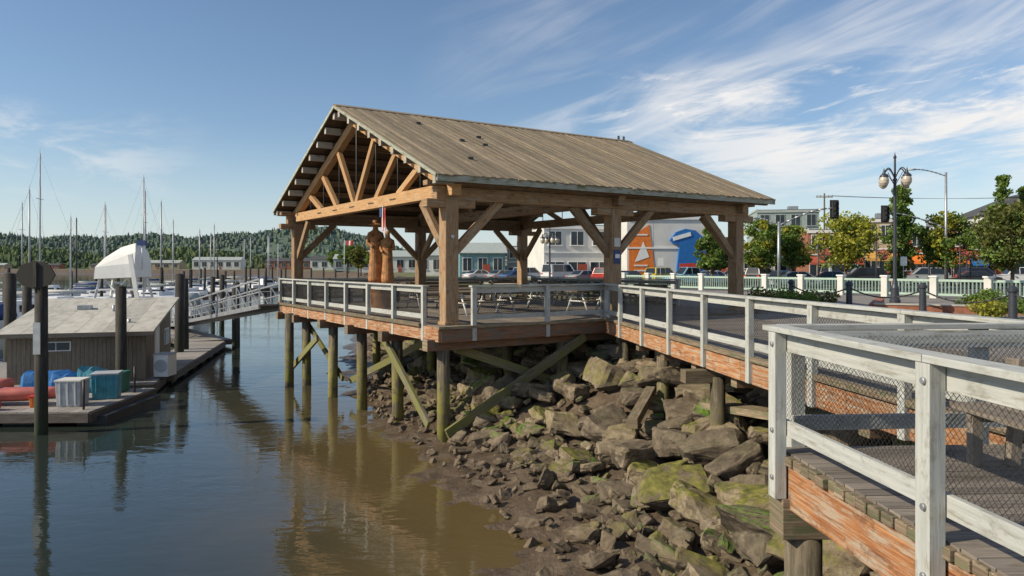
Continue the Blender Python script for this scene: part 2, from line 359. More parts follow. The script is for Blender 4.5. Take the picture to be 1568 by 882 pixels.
up=nt.nodes.new('ShaderNodeMapRange'); up.inputs[1].default_value=.1; up.inputs[2].default_value=.7; nt.links.new(sn.outputs[2],up.inputs[0])
zr=ramp(nt,math_(nt,'MULTIPLY_ADD',sx.outputs[2],1/3.,1.1),[(.10,0.),(.22,1.),(.70,1.),(.8,.1)])
mf=math_(nt,'MULTIPLY',math_(nt,'MULTIPLY',ismoss,up.outputs[0]),math_(nt,'MULTIPLY',isl,zr))
mossa=ramp(nt,noise_(nt,pos,7,4,.6),[(.3,(.055,.06,.012)),(.5,(.17,.165,.028)),(.72,(.30,.27,.055))])
mossb=ramp(nt,noise_(nt,pos,9,4,.6),[(.3,(.035,.065,.008)),(.5,(.095,.18,.016)),(.72,(.19,.29,.03))])
mossc=mix(nt,ramp(nt,math_(nt,'FRACT',math_(nt,'MULTIPLY',rp,13.7)),[(.6,0.),(.75,1.)]),mossa,mossb)
col=mix(nt,mf,col,mossc)
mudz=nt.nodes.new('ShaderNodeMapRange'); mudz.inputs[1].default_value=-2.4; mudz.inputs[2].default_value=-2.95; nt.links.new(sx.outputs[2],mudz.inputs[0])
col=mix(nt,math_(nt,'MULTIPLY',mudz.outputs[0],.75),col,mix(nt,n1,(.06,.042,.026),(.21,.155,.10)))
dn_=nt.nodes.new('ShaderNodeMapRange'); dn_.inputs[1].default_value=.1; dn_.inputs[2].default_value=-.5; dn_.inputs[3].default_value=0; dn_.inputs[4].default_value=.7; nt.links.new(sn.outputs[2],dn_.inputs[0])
col=mix(nt,dn_.outputs[0],col,(.03,.022,.014))  # downward faces darkened in the colour, painted shade for the cavities
nt.links.new(col,b.inputs['Base Color']); b.inputs['Roughness'].default_value=.8
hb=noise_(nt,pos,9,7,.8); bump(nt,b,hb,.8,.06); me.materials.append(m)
m_=MB()
for p,q,w_,h_ in (((4.0,17.5,-1.35),(6.2,16.4,-1.05),.28,.2),((2.6,15.8,-1.8),(3.4,17.9,-1.45),.22,.22),((5.1,13.6,-1.2),(4.2,15.6,-1.35),.5,.14)):
    m_.beam(p,q,w_,h_,'cap')
m_.obj('driftwood_timbers')
# ------------------------------------------------------------------ pavilion
pav=empty('picnic_pavilion')
CH=3.62
post=MB()
for u in (0,5.87,LEN):
    for v in (0,SPAN):
        post.beam(Q(u,v,0),Q(u,v,3.42),.40,.40,'timber',up=U)
        post.beam(Q(u,v,.0),Q(u,v,.09),.50,.50,'timber',up=U)
        post.beam(Q(u-.75,v,3.30),Q(u+.75,v,3.30),.34,.22,'timber')
post.obj('posts',pav,.012)
hd=MB()
for v in (0,SPAN):
    hd.beam(Q(-.45,v,3.58),Q(LEN+.5,v,3.58),.32,.36,'timber')
    hd.beam(Q(-.72,v,3.84),Q(LEN+.9,v,3.84),.26,.14,'timber')
    for u in (0,5.87,LEN):
        sv=1 if v==0 else -1
        for su in (-1,1):
            if 0<=u+su*1.4<=LEN:
                hd.beam(Q(u+su*.12,v,1.95),Q(u+su*1.65,v,3.44),.17,.24,'timber')
        hd.beam(Q(u,v+sv*.12,1.95),Q(u,v+sv*1.6,3.46),.17,.24,'timber')
hd.obj('header_beams_and_braces',pav,.01)
RZ=7.12; EZ=3.95; OH=.79; RU0=-.785; RU1=LEN+1.1
half=SPAN/2
def roofz(v):
    t=abs(v-half); return RZ-(RZ-EZ)*t/(half+OH)
tr=MB()
for u in (.0,5.87,LEN):
    mk='timber_chord' if u==0 else 'timber'
    tr.beam(Q(u,-.45,CH+.06),Q(u,SPAN+.45,CH+.06),.30,.36,mk)
    for sgn in (-1,1):
        e=half+sgn*(half+.45)
        tr.beam(Q(u,e,roofz(e)-.42),Q(u,half,roofz(half)-.44),.26,.30,mk)
    ts=[0]+[1.75,3.5,5.1]
    for sgn in (-1,1):
        pts=[half+sgn*t for t in ts]
        for k in range(1,len(pts)):
            vt=pts[k]; vb=pts[k-1]
            tr.beam(Q(u,vt,roofz(vt)-.52),Q(u,vb+sgn*.12,CH+.2),.16,.20,mk)
            tr.cyl(Q(u+.02,vt,CH+.2),Q(u+.02,vt,roofz(vt)-.5),.022,n=6,mk='steel_dark')
    tr.cyl(Q(u,half-.05,CH+.2),Q(u,half-.05,RZ-.5),.03,n=6,mk='steel_dark')
    for vv_ in (0,SPAN):
        tr.beam(Q(u-.18,vv_+(.3 if vv_==0 else -.3),CH-.02),Q(u-.18,vv_,CH+.02),.03,.25,'steel_dark')
    for t in (-3.5,-1.75,0,1.75,3.5):
        for dv in (-.18,-.06,.06,.18): tr.cyl(Q(u-.15,half+t+dv,CH+.06),Q(u-.175,half+t+dv,CH+.06),.03,n=6,mk='steel_dark')
tr.obj('roof_trusses',pav,.008)
pu=MB()
for sgn in (-1,1):
    for k in range(9):
        t=.25+k*(half+OH-.5)/8.0
        v=half+sgn*t; z=roofz(v)-.16
        pu.beam(Q(RU0+.62,v,z),Q(RU1-.1,v,z),.14,.20,'timber')
        pu.beam(Q(RU0+.06,v,z-.01),Q(RU0+.62,v,z-.01),.17,.22,'purlin')
pu.obj('purlins',pav)
rf=MB()
sl=math.atan2(RZ-EZ,half+OH)
nb=int((RU1-RU0)/.145)
for sgn in (-1,1):
    nrm=(W*(sgn*math.sin(sl))+V((0,0,math.cos(sl))))
    e=half+sgn*(half+OH-.02)
    um=(RU0+RU1)/2
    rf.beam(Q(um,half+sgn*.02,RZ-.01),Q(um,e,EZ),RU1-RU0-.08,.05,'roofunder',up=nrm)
    for k in range(nb):
        u=RU0+.07+k*(RU1-RU0-.14)/(nb-1)
        h=.045+R(0,.016)+(.012 if k%2 else 0); jit=R(-.02,.05)
        e2=half+sgn*(half+OH+.05+jit); ze=RZ-(RZ-EZ)*(half+OH+.05+jit)/(half+OH)
        rf.beam(Q(u,half,RZ)+nrm*h,Q(u,e2,ze)+nrm*h,.140,.03,'roofwood',up=nrm)
    eu=half+sgn*(half+OH+.03)
    rf.beam(Q(RU0,eu,EZ-.05),Q(RU1,eu,EZ-.05),.05,.17,'eave')
    for uu in (RU0-.02,RU1+.02):
        rf.beam(Q(uu,half,RZ+.01),Q(uu,eu,EZ+.01),.045,.09,'eave' if uu<0 else 'timber',up=nrm)
    rf.beam(Q(RU0-.03,half+sgn*.12,RZ+.045),Q(RU1+.03,half+sgn*.12,RZ+.045),.26,.03,'roofwood',up=nrm)
rf.obj('roof',pav)
vents=MB()
for u,v in ((2.2,3.2),(2.9,2.9),(3.3,4.0),(1.6,5.2),(1.2,.9)):
    z=RZ-(RZ-EZ)*(half-v)/(half+OH)+.08
    vents.box(Q(u,v,z+.03),(.16,.08,.08),'steel_dark',rot=.6)
for du in (-.4,-.1): vents.cyl(Q(RU1-.2+du,half,RZ),Q(RU1-.2+du,half,RZ+.26),.05,n=8,mk='steel_dark')
vents.obj('roof_vents',pav)
# ------------------------------------------------------------------ decks
def planks(mb,c0,c1,c2,c3,w=.14,mk='deck',z=0.,th=.05):
    c0,c1,c2,c3=[V((c[0],c[1],0)) for c in (c0,c1,c2,c3)]
    n=max(1,int(((c1-c0).length+(c2-c3).length)/2/w))
    for k in range(n):
        t=(k+.5)/n; a=c0.lerp(c1,t); b=c3.lerp(c2,t)
        mb.beam(a+V((0,0,z-th/2+R(-.003,.003))),b+V((0,0,z-th/2+R(-.003,.003))),w-.01,th,mk)
dk=empty('pavilion_deck')
d1=MB(); DE=.55
planks(d1,Q(-DE,-DE),Q(LEN+.7,-DE),Q(LEN+.7,SPAN+DE),Q(-DE,SPAN+DE))
d1.obj('deck_boards',dk)
d2=MB()
zf=-.05-.19
k=-DE-.05
while k<SPAN+DE:
    e=min(k+R(3.2,4.4),SPAN+DE); d2.beam(Q(-DE-.04,k,zf+.03),Q(-DE-.04,e-.01,zf+.03),.08,.38,'fascia'); k=e
d2.beam(Q(-DE-.10,.4,.0),Q(-DE-.10,SPAN+DE,.0),.12,.10,'cap')
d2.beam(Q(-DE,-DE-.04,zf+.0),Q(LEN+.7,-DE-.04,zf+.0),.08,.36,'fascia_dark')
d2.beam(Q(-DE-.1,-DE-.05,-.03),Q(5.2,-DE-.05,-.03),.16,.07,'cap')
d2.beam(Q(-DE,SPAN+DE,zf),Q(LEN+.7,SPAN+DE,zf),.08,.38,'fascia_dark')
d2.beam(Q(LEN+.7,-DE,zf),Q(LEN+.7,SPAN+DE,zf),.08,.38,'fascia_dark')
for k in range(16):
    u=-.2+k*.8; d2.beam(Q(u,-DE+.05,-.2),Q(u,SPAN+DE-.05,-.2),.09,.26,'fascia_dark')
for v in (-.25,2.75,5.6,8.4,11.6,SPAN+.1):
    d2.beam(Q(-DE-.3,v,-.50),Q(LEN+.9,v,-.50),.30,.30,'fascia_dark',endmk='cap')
d2.obj('deck_frame',dk)
gz=lambda x,y: float(hgt(np.array([x]),np.array([y]))[0][0])
pl=MB()
for v in (-.25,2.75,5.6,8.4,11.6,SPAN+.1):
    for u in (-.3,3.7,7.7,11.5):
        q=Q(u,v); r=.17
        q0=V((q.x+R(-.05,.05),q.y,min(gz(q.x,q.y),-3)-1.)); pl.cyl(q0,V((q.x,q.y,-.64)),r*1.06,r,14,'pile')
pl.cyl((Q(-.9,11.9,-5)),Q(-.9,11.9,-.3),.18,.17,12,'pile')
pl.obj('pilings',dk)
br=MB()
br.beam(Q(-.35,-.55,-2.85),Q(4.3,-.55,-.50),.09,.26,'brace')
br.beam(Q(-.56,.1,-2.7),Q(-.56,3.2,-.55),.09,.24,'brace')
br.beam(Q(4.3,-.02,-2.1),Q(.2,-.02,-.65),.09,.24,'brace')
br.beam(Q(-.56,12.9,-2.7),Q(-.56,9.4,-1.1),.09,.22,'brace')
br.beam(Q(-.08,8.0,-2.5),Q(-.08,12.5,-.6),.09,.22,'brace')
br.beam(Q(2.0,4.0,-.6),Q(.2,8,-2.6),.09,.22,'brace')
br.obj('cross_braces',dk)
# ------------------------------------------------------------------ railings
def rail(mb,p0,p1,n,out,wires=.07,wr=.003,zb=-.42,posts=None,capw=.15,bolts=False,ext=0.):
    p0=V((p0[0],p0[1],0));p1=V((p1[0],p1[1],0)); d=(p1-p0); L=d.length; d/=L
    out=V((out[0],out[1],0)).normalized()
    z=lambda h:V((0,0,h))
    ps=posts if posts is not None else [k/n for k in range(n+1)]
    for t in ps:
        c=p0.lerp(p1,t)+out*.09
        mb.beam(c+z(zb+R(-.02,.02)),c+z(1.03),.13,.10,'rail',up=out)
        if bolts:
            for hz in (.93,.2,-.2): 
                c2=c+z(hz)+out*.05+d*.02; mb.cyl(c2,c2+out*.018,.022,n=8,mk='galv')
    a=p0+out*.01;b=p1+out*.01
    cuts=[0.]+[t for t in ps[1:-1]][::2]+[1.]
    for t0,t1 in zip(cuts[:-1],cuts[1:]):
        A_=a.lerp(b,t0)+d*.004; B_=a.lerp(b,t1)-d*.004; j=lambda:R(-.006,.006)
        mb.beam(A_+z(.945+j()),B_+z(.945+j()),.045,.15,'rail')
        mb.beam(A_+z(.215+j()),B_+z(.215+j()),.045,.13,'rail')
        A2=A_+out*.045-(d*.09 if t0==0 else V((0,0,0))); B2=B_+out*.045+(d*(.09+ext) if t1==1 else V((0,0,0)))
        mb.beam(A2+z(1.055+j()*.5),B2+z(1.055+j()*.5),capw+.03,.045,'rail')
    q=-out*.035; H0,H1=.17,.98; hh=H1-H0; s=-hh
    while s<L:
        for sg in (1,-1):
            s0,s1=s,s+hh; z0,z1=(H0,H1) if sg>0 else (H1,H0)
            a0,a1=max(0,s0),min(L,s1)
            if a1>a0:
                zz=lambda t:z0+(z1-z0)*(t-s0)/(s1-s0)
                mb.cyl(p0+d*a0+q+z(zz(a0)),p0+d*a1+q+z(zz(a1)),wr,n=3,mk='wire',caps=False)
        s+=wires
OG=-U; OF=-W
r=MB(); rail(r,Q(-.50,.35),Q(-.50,SPAN+.5),7,OG,.075,.0068); r.obj('gable_side_railing')
r=MB(); rail(r,Q(.45,-.50),Q(5.15,-.50),3,OF,.07,.005,posts=[.0,.52,1.0]); r.obj('front_railing')
r=MB(); rail(r,Q(-.50,SPAN+.5),Q(LEN+.6,SPAN+.5),6,W,.10,.006); r.obj('river_side_railing')
r=MB(); rail(r,Q(LEN+.6,3.5),Q(LEN+.6,SPAN+.5),5,U,.10,.006); r.obj('street_side_railing')
A=V((2.87,22.55,0)); D=V((.13,-1,0)).normalized(); Bp=A+D*16.1
OL=V((-1,-.13,0)).normalized()
r=MB(); rail(r,A,Bp,8,OL,.07,.0058); r.obj('walkway_railing',bevel=.006)
C0=V((2.35,6.35,0)); C1=V((2.85,.3,0)); OC=V((-1,-.083,0)).normalized()
r=MB(); rail(r,C0,C1,3,OC,.050,.0032,zb=-.36,posts=[.015,.345,.68,.99],bolts=True); r.obj('viewing_bay_railing',bevel=.006)
C2=V((5.0,6.60,0))
r=MB(); rail(r,C0+V((.1,.05,0)),C2,2,V((-.08,1,0)),.050,.0032,zb=-.2,posts=[.03,.70],capw=.10); r.obj('bay_end_railing',bevel=.006)
# ------------------------------------------------------------------ walkway deck
wk=empty('boardwalk')
w=MB()
Rr=V((4.6,.6,0)).normalized()*4.4
planks(w,A-D*.6,A+D*16.1,A+D*16.1+Rr,A-D*.6+Rr,z=.0)
planks(w,(2.35,6.45),(2.95,-1.5),(10,-1.5),(9.4,6.8),z=-.0)
w.obj('deck_boards',wk)
w=MB()
o=OL*.03
for k in range(5):
    w.beam(A.lerp(Bp,k/5)+o+V((0,0,-.25)),A.lerp(Bp,(k+1)/5)-D*.012+o+V((0,0,-.25+R(-.006,.006))),.08,.36,'fascia')
w.beam(A+OL*.05+V((0,0,-.0)),Bp+OL*.05+V((0,0,-.0)),.14,.09,'cap')
w.beam(A+o+V((.12,0,-.33)),Bp+o+V((.12,0,-.33)),.08,.30,'fascia_dark')
n0=C0+OC*-.02; n1=C1+OC*-.02
w.beam(n0+V((0,0,-.285)),n1+V((0,0,-.285)),.08,.37,'fascia')
t=0.; L=(n1-n0).length; dd=(n1-n0)/L
while t<L:
    wv=R(.13,.15); c=n0+dd*(t+wv/2); w.beam(c+OC*R(.05,.10)+V((0,0,-.055+R(-.006,.006))),c-OC*.3+V((0,0,-.055)),wv-.014,.075,'cap'); t+=wv
w.beam(C0+V((.0,.06,-.26)),C2+V((0,.06,-.26)),.08,.36,'fascia_dark')
for k in range(8): w.beam(A+D*(1+2*k)+V((.1,0,-.55)),A+D*(1+2*k)+Rr+V((0,0,-.55)),.25,.22,'fascia_dark',endmk='cap')
w.beam((2.28,6.32,-.55),(6.5,6.42,-.55),.30,.34,'cap')
w.beam((2.62,2.3,-.62),(8,2.3,-.62),.30,.34,'cap')
w.beam(A+D*7.9+V((-.45,0,-.62)),A+D*7.9+V((4,.5,-.62)),.3,.26,'cap')
w.obj('frame',wk,bevel=.006)
w=MB()
for x,y,rr in ((2.52,6.33,.155),(2.8,2.3,.155),(5.0,6.5,.16)):
    w.cyl((x,y,-4),(x,y,-.72),rr*1.05,rr,18,'pile')
for k in (1.2,4.6,7.9,11.,14.):
    q=A+D*k+V((.25,0,0)); w.cyl((q.x,q.y,-4),(q.x,q.y,-.62),.16,.15,14,'pile')
    q=q+Rr*.8; w.cyl((q.x,q.y,-4),(q.x,q.y,-.62),.16,.15,14,'pile')
w.obj('pilings',wk)
def bench(name,loc,rot,L=1.8,back=True,mk='deck'):
    m_=MB()
    for y in (-.17,-.03,.11): m_.beam((-L/2,y,.45),(L/2,y,.45),.12,.045,mk)
    if back:
        for z_ in (.62,.78): m_.beam((-L/2,.22+(.03 if z_>.7 else 0),z_),(L/2,.22+(.03 if z_>.7 else 0),z_),.04,.12,mk)
    for x in (-L/2+.2,L/2-.2):
        m_.beam((x,-.15,0),(x,-.15,.43),.08,.08,mk); m_.beam((x,.15,0),(x,.22 if back else .15,.85 if back else .43),.08,.08,mk); m_.beam((x,-.2,.39),(x,.2,.39),.06,.08,mk)
    o=m_.obj(name); o.location=loc; o.rotation_euler=(0,0,rot); return o
bench('wooden_bench',(3.85,5.3,0),-1.57,1.5,mk='deck')
for k in range(5):
    q=Q(1.6+k*2.3,SPAN+.0); bench('wooden_bench',q,math.atan2(U.y,U.x),2.0,mk='cap')
for k in range(4):
    q=Q(LEN+.15,4.8+k*2.4); bench('wooden_bench',q,math.atan2(U.y,U.x)-math.pi/2,2.0,mk='cap')
def ptable(loc,rot):
    m_=MB()
    for y in np.linspace(-.3,.3,5): m_.beam((-.95,y,.75),(.95,y,.75),.14,.04,'cap')
    for s_ in (-1,1):
        for y in (.62,.76): m_.beam((-.95,s_*y,.45),(.95,s_*y,.45),.13,.04,'cap')
        for x in (-.65,.65):
            m_.cyl((x,s_*.22,.72),(x,s_*.60,.0),.035,n=6,mk='white'); 
    for x in (-.65,.65): m_.cyl((x,-.8,.41),(x,.8,.41),.03,n=6,mk='white'); m_.cyl((x,-.3,.71),(x,.3,.71),.03,n=6,mk='white')
    o=m_.obj('picnic_table'); o.location=loc; o.rotation_euler=(0,0,rot)
ptable(Q(4.8,3.6),.58); ptable(Q(6.6,1.9),.58); ptable(Q(7.9,6.2),.58); ptable(Q(3.2,7.6),.58); ptable(Q(2.6,3.2),.7)
m_=MB(); q=Q(5.87,-.215,1.9); m_.beam(q-V((0,0,.22)),q+V((0,0,.22)),.26,.02,'navy',up=W); q=Q(5.87,-.222,2.35); m_.beam(q-V((0,0,.14)),q+V((0,0,.14)),.24,.02,'offwhite',up=W); m_.beam(Q(5.87,-.236,1.85),Q(5.87,-.236,1.98),.18,.008,'white',up=W); m_.obj('notice_sign')
m_=MB(); q=Q(0,-.22,2.4); m_.cyl(q,q-W*.03,.05,n=10,mk='galv'); m_.obj('post_fixture')
m_=MB(); fx=Q(-.35,3.7,3.42)
m_.cyl(fx+V((0,0,.1)),fx-V((0,0,.1)),.015,n=6,mk='galv')
for i in range(7):
    w0=i*.045
    m_.beam(fx+W*(w0-.15)+U*(.03*math.sin(i*1.3)),fx+W*(w0-.15)+U*(.03*math.sin(i*1.3+1))-V((0,0,.72+R(-.02,.02))),.045,.006,'red' if i%2==0 else 'white',up=U)
m_.beam(fx+W*.09-U*.04,fx+W*.09-U*.04-V((0,0,.28)),.17,.008,'navy',up=U)
m_.obj('american_flag')
# ------------------------------------------------------------------ carved statue
def figure(parent,base,h,yaw):
    joints=[(0,0,.50,.17),(0,0,.62,.15),(0,0,.74,.19),(0,0,.815,.10),(0,0,.86,.055),(0,.01,.925,.095),(0,.005,.985,.07),
            (.0,0,.30,.19),(0,0,.04,.24),
            (.16,0,.795,.075),(.22,.02,.66,.06),(.08,.18,.60,.045),(-.16,0,.795,.075),(-.22,.02,.66,.06),(-.05,.19,.66,.045)]
    edges=[(0,1),(1,2),(2,3),(3,4),(4,5),(5,6),(0,7),(7,8),(3,9),(9,10),(10,11),(3,12),(12,13),(13,14)]
    me=bpy.data.meshes.new('carved_figure'); me.from_pydata([(x*h*.56,y*h*.62,z*h) for x,y,z,_ in joints],edges,[])
    o=bpy.data.objects.new('carved_figure',me); scene.collection.objects.link(o); o.parent=parent; o.location=base; o.rotation_euler=(0,0,yaw)
    sk=o.modifiers.new('skin','SKIN'); 
    for v,(x,y,z,r_) in zip(me.skin_vertices[0].data,joints): v.radius=(r_*h*.56,r_*h*.50); 
    me.skin_vertices[0].data[0].use_root=True
    ss=o.modifiers.new('sub','SUBSURF'); ss.levels=2; ss.render_levels=2
    me.materials.append(M['carved'])
st=empty('carved_wood_statue',Q(1.7,8.6))
sb=MB(); sb.lathe((0,0,0),[(.0,.0),(.55,.0),(.50,.2),(.46,.6),(.50,.78),(.46,.82),(0,.83)],16,'carved'); sb.obj('stump_base',st)
figure(st,(-.25,0,.8),2.55,math.pi+.3); figure(st,(.25,-.2,.8),2.2,math.pi-.2)
hb=MB(); hb.lathe((-.25,0,.8+2.42),[(0,.16),(.12,.14),(.15,.02),(.26,-.02),(.26,-.04),(.1,-.05)],14,'carved'); hb.obj('carved_hat',st)
# ------------------------------------------------------------------ gangway & floats
gw=empty('gangway')
g_=MB(); a=V((-10.1,31.6,-.05)); b_=V((-24.5,53,-2.65)); dv=(b_-a); L=dv.length; dn=dv/L; side=dn.cross(V((0,0,1))).normalized()
g_.beam(a,b_,1.6,.06,'floatdeck')
for s_ in (-1,1):
    o=side*(.8*s_)
    g_.beam(a+o+V((0,0,-.08)),b_+o+V((0,0,-.08)),.08,.18,'galv'); g_.beam(a+o+V((0,0,1.1)),b_+o+V((0,0,1.1)),.07,.08,'galv'); g_.beam(a+o+V((0,0,.55)),b_+o+V((0,0,.55)),.05,.05,'galv')
    n=13
    for k in range(n+1):
        p=a.lerp(b_,k/n)+o; g_.beam(p,p+V((0,0,1.1)),.05,.05,'galv')
        if k<n: p2=a.lerp(b_,(k+1)/n)+o; g_.beam(p+V((0,0,.02)),p2+V((0,0,1.05)),.035,.035,'galv')
g_.obj('truss_frame',gw)
PIV=V((-14.15,28.3,0)); RA=math.radians(16)
def TR(p):
    d=V((p[0],p[1],0))-PIV; c,s_=math.cos(RA),math.sin(RA)
    return (PIV.x+d.x*c-d.y*s_, PIV.y+d.x*s_+d.y*c)
def floatdock(name,pts,w_,z=-2.78,mk='floatdeck'):
    m_=MB(); 
    for p,q in zip(pts[:-1],pts[1:]):
        p=V((p[0],p[1],0));q=V((q[0],q[1],0)); d=(q-p).normalized(); L=(q-p).length; n=int(L/.3); sd=V((d.y,-d.x,0))
        for k in range(n):
            c=p+d*((k+.5)*L/n); m_.beam(c-sd*w_/2+V((0,0,z)),c+sd*w_/2+V((0,0,z)),L/n-.015,.05,mk)
        for s_ in (-1,1): m_.beam(p+sd*(s_*w_/2)+V((0,0,z-.15)),q+sd*(s_*w_/2)+V((0,0,z-.15)),.12,.28,'float')
        k=1.
        while k<L: 
            c=p+d*k; m_.beam(c-sd*w_*.42+V((0,0,z-.35)),c+sd*w_*.42+V((0,0,z-.35)),.9,.4,'steel_dark'); k+=2.2
        for e in (p,q): m_.beam(e-sd*w_/2+V((0,0,z-.15)),e+sd*w_/2+V((0,0,z-.15)),.12,.28,'float')
    return m_.obj(name)
floatdock('floating_dock',[(-14.75,29.6),(-17.7,42.5)],1.9)
floatdock('floating_dock',[(-17.8,43),(-26.5,54)],2.6)
floatdock('floating_dock',[(-27,23.6),(-12.7,24.0)],4.3)
floatdock('floating_dock',[TR((-24,31.6)),TR((-13.7,31.6))],8.4,z=-2.83)
floatdock('floating_dock',[(-70,118),(-42,128)],2.4)
floatdock('floating_dock',[(-66,92),(-40,96)],2.4)
floatdock('floating_dock',[(-62,140),(-46,152)],2.4)
floatdock('floating_dock',[(-46,58),(-27,57)],2.2)
# floathouse
fh=empty('floating_boathouse')
fh.matrix_world=Matrix.Translation(PIV)@Matrix.Rotation(RA,4,'Z')@Matrix.Translation(-PIV)
m_=MB(); x0,x1,y0,y1=-18.85,-14.2,28.4,33.9; zf=-2.79; hf=-.92; hb_=.02
def zr_(y): return hf+(hb_-hf)*(y-y0)/(y1-y0)
n=31
for k in range(n):
    x=x0+(k+.5)*(x1-x0)/n; m_.beam((x,y0+R(-.006,.006),zf),(x,y0+R(-.006,.006),hf-.02),(x1-x0)/n-.008,.05,'siding',up=(0,1,0))
    m_.beam((x,y1,zf),(x,y1,hb_-.05),(x1-x0)/n,.05,'siding',up=(0,1,0))
for k in range(40):
    y=y0+(k+.5)*(y1-y0)/40
    for x in (x0,x1): m_.beam((x,y,zf),(x,y,zr_(y)-.04),.05,(y1-y0)/40-.008,'siding',up=(0,1,0))
m_.obj('walls',fh)
m_=MB(); 
ya,yb=y0-.45,y1+.3
for k in range(6):
    xa=x0-.35+k*(x1-x0+.7)/6; xb=x0-.35+(k+1)*(x1-x0+.7)/6
    m_.beam(((xa+xb)/2,ya,zr_(ya)+.05),((xa+xb)/2,yb,zr_(yb)+.05),xb-xa-.012,.08,'shedroof')
m_.beam((x0-.36,y0-.47,hf-.05),(x1+.36,y0-.47,hf-.05),.04,.16,'siding')
m_.cyl((-16,31.5,zr_(31.5)),(-16,31.5,zr_(31.5)+.35),.05,n=8,mk='galv')
m_.cyl((-15,29.5,zr_(29.5)),(-15,29.5,zr_(29.5)+.22),.07,n=8,mk='galv'); m_.box((-17.2,32.,zr_(32)+.16),(.5,.4,.18),'galv')
m_.obj('roof',fh)
m_=MB(); m_.beam((-17.75,y0-.04,-1.42),(-16.75,y0-.04,-1.42),.03,.36,'white'); m_.beam((-17.7,y0-.065,-1.42),(-17.27,y0-.065,-1.42),.02,.28,'glass'); m_.beam((-17.23,y0-.065,-1.42),(-16.8,y0-.065,-1.42),.02,.28,'glass')
m_.beam((x1+.045,30.5,zf),(x1+.045,30.5,-.85),.04,.9,'white',up=(0,1,0)); m_.beam((x1+.045,32.2,-1.5),(x1+.045,33.3,-1.5),.04,.7,'white'); m_.beam((x1+.07,32.25,-1.5),(x1+.07,33.25,-1.5),.02,.6,'glass')
m_.obj('window_and_door',fh)
m_=MB(); hx,hy=-13.75,29.0; m_.box((hx,hy,-2.3),(.55,.75,.85),'white'); m_.box((hx,hy,-1.86),(.6,.8,.04),'grey'); m_.cyl((hx,hy-.38,-2.3),(hx,hy-.40,-2.3),.25,n=14,mk='grey'); m_.obj('heat_pump_unit')
def pile(x,y,top,r_=.17,mk='piledark',name='mooring_pile'):
    m_=MB(); m_.cyl((x+R(-.06,.06),y,-7),(x,y,top),r_*1.08,r_,14,mk); m_.lathe((x,y,top),[(r_,0),(r_*.95,.04),(0,.10)],14,mk); return m_.obj(name)
pile(-13.45,20.9,1.65,.165)
m_=MB(); cx,cy,cz=-13.45,20.68,1.35
pts=[V((cx+math.cos(t)*.56,cy,cz+math.sin(t)*.40)) for t in np.linspace(0,2*math.pi,9)[:-1]]
m_.loft([pts,[p-V((0,.05,0)) for p in pts]],'piledark'); m_.sm=[False]*len(m_.sm); m_.beam((cx,cy-.0,1.0),(cx,cy-.0,1.7),.2,.12,'piledark'); 
m_.beam((cx,cy+.02,.0),(cx,cy+.02,-.9),.2,.03,'grey',up=(0,1,0)); m_.obj('channel_marker_sign')
for x,y,t,rr in ((-14.65,27.4,.80,.19),(-16.9,37.2,1.15,.22),(-17.2,38.4,.9,.2),(-24.7,36,1.2,.26),(-23.4,35.3,.9,.2),(-21.8,55,.9,.18),(-17.6,46.8,.5,.18),(-16.3,43.0,.3,.16),(-36,52,.8,.2),(-31,60,.8,.2),(-27,66,.6,.2)):
    pile(x,y,t,rr)
for k in range(9): pile(-68+k*3.1,119.5+k*1.1,R(.6,1.6),.2)
for k in range(7): pile(-64+k*3.6,93+k*.6,R(.6,1.6),.2)
for k in range(7): pile(-60+k*2.5,141+k*1.9,R(.6,1.5),.2)
for k in range(12): pile(-52+k*2.1,150+k*2.2,R(.4,1.5),.2)
def hullboat(name,loc,rot,L,w_,h,mk,deckmk=None,n=12,tip=.06):
    m_=MB(); rings=[]
    for i in range(n+1):
        t=i/n; x=(t-.5)*L; s_=math.sin(math.pi*min(1,max(0,t)))**.55; s_=max(s_,tip)
        ww=w_/2*s_; rise=h*.35*(abs(2*t-1)**3)
        rings.append([(x,-ww,h+rise*.3),(x,-ww*.8,h*.3+rise),(x,0,rise*1.1),(x,ww*.8,h*.3+rise),(x,ww,h+rise*.3),(x,ww*.5,h*1.12+rise*.3),(x,-ww*.5,h*1.12+rise*.3)])
    m_.loft(rings,mk)
    m_.beam((-.45,0,h*1.14),(.35,0,h*1.14),w_*.5,.03,deckmk or 'steel_dark')
    o=m_.obj(name); o.location=loc; o.rotation_euler=(0,0,rot); return o
dz=-2.75
hullboat('kayak',(-16.4,22.9,dz+.10),.06,4.6,.75,.38,'kayakpink')
hullboat('kayak',(-18.6,24.2,dz+.22),.02,4.2,.7,.34,'kayakpink')
hullboat('kayak',(-16.7,22.0,dz),.03,2.6,.6,.22,'red')
def tarp(loc,sz,mk,name):
    m_=MB(); sx_,sy_,sz_=sz; rings=[]
    for i in range(13):
        t=i/12; x=(t-.5)*sx_; k=1. if 0<i<12 else .85
        h_=sz_*(.88+.06*math.sin(t*13)+.06*R(-1,1))*k
        rings.append([(x,-sy_/2*k,0),(x,-sy_/2*k+R(-.03,.03),h_*.5),(x,-sy_*.46*k,h_*.93),(x,-sy_*.2,h_*R(.95,1.02)),(x,sy_*.15,h_*R(.92,1.0)),(x,sy_*.46*k,h_*.93),(x,sy_/2*k,h_*.5),(x,sy_/2*k,0)])
    m_.loft(rings,mk); m_.sm=[False]*len(m_.sm); o=m_.obj(name); o.location=loc; return o
tarp((-15.9,25.3,dz),(1.7,.9,.80),'blue','tarp_covered_crate')
tarp((-14.6,25.5,dz),(.8,.7,.92),'cyan','tarp_covered_crate')
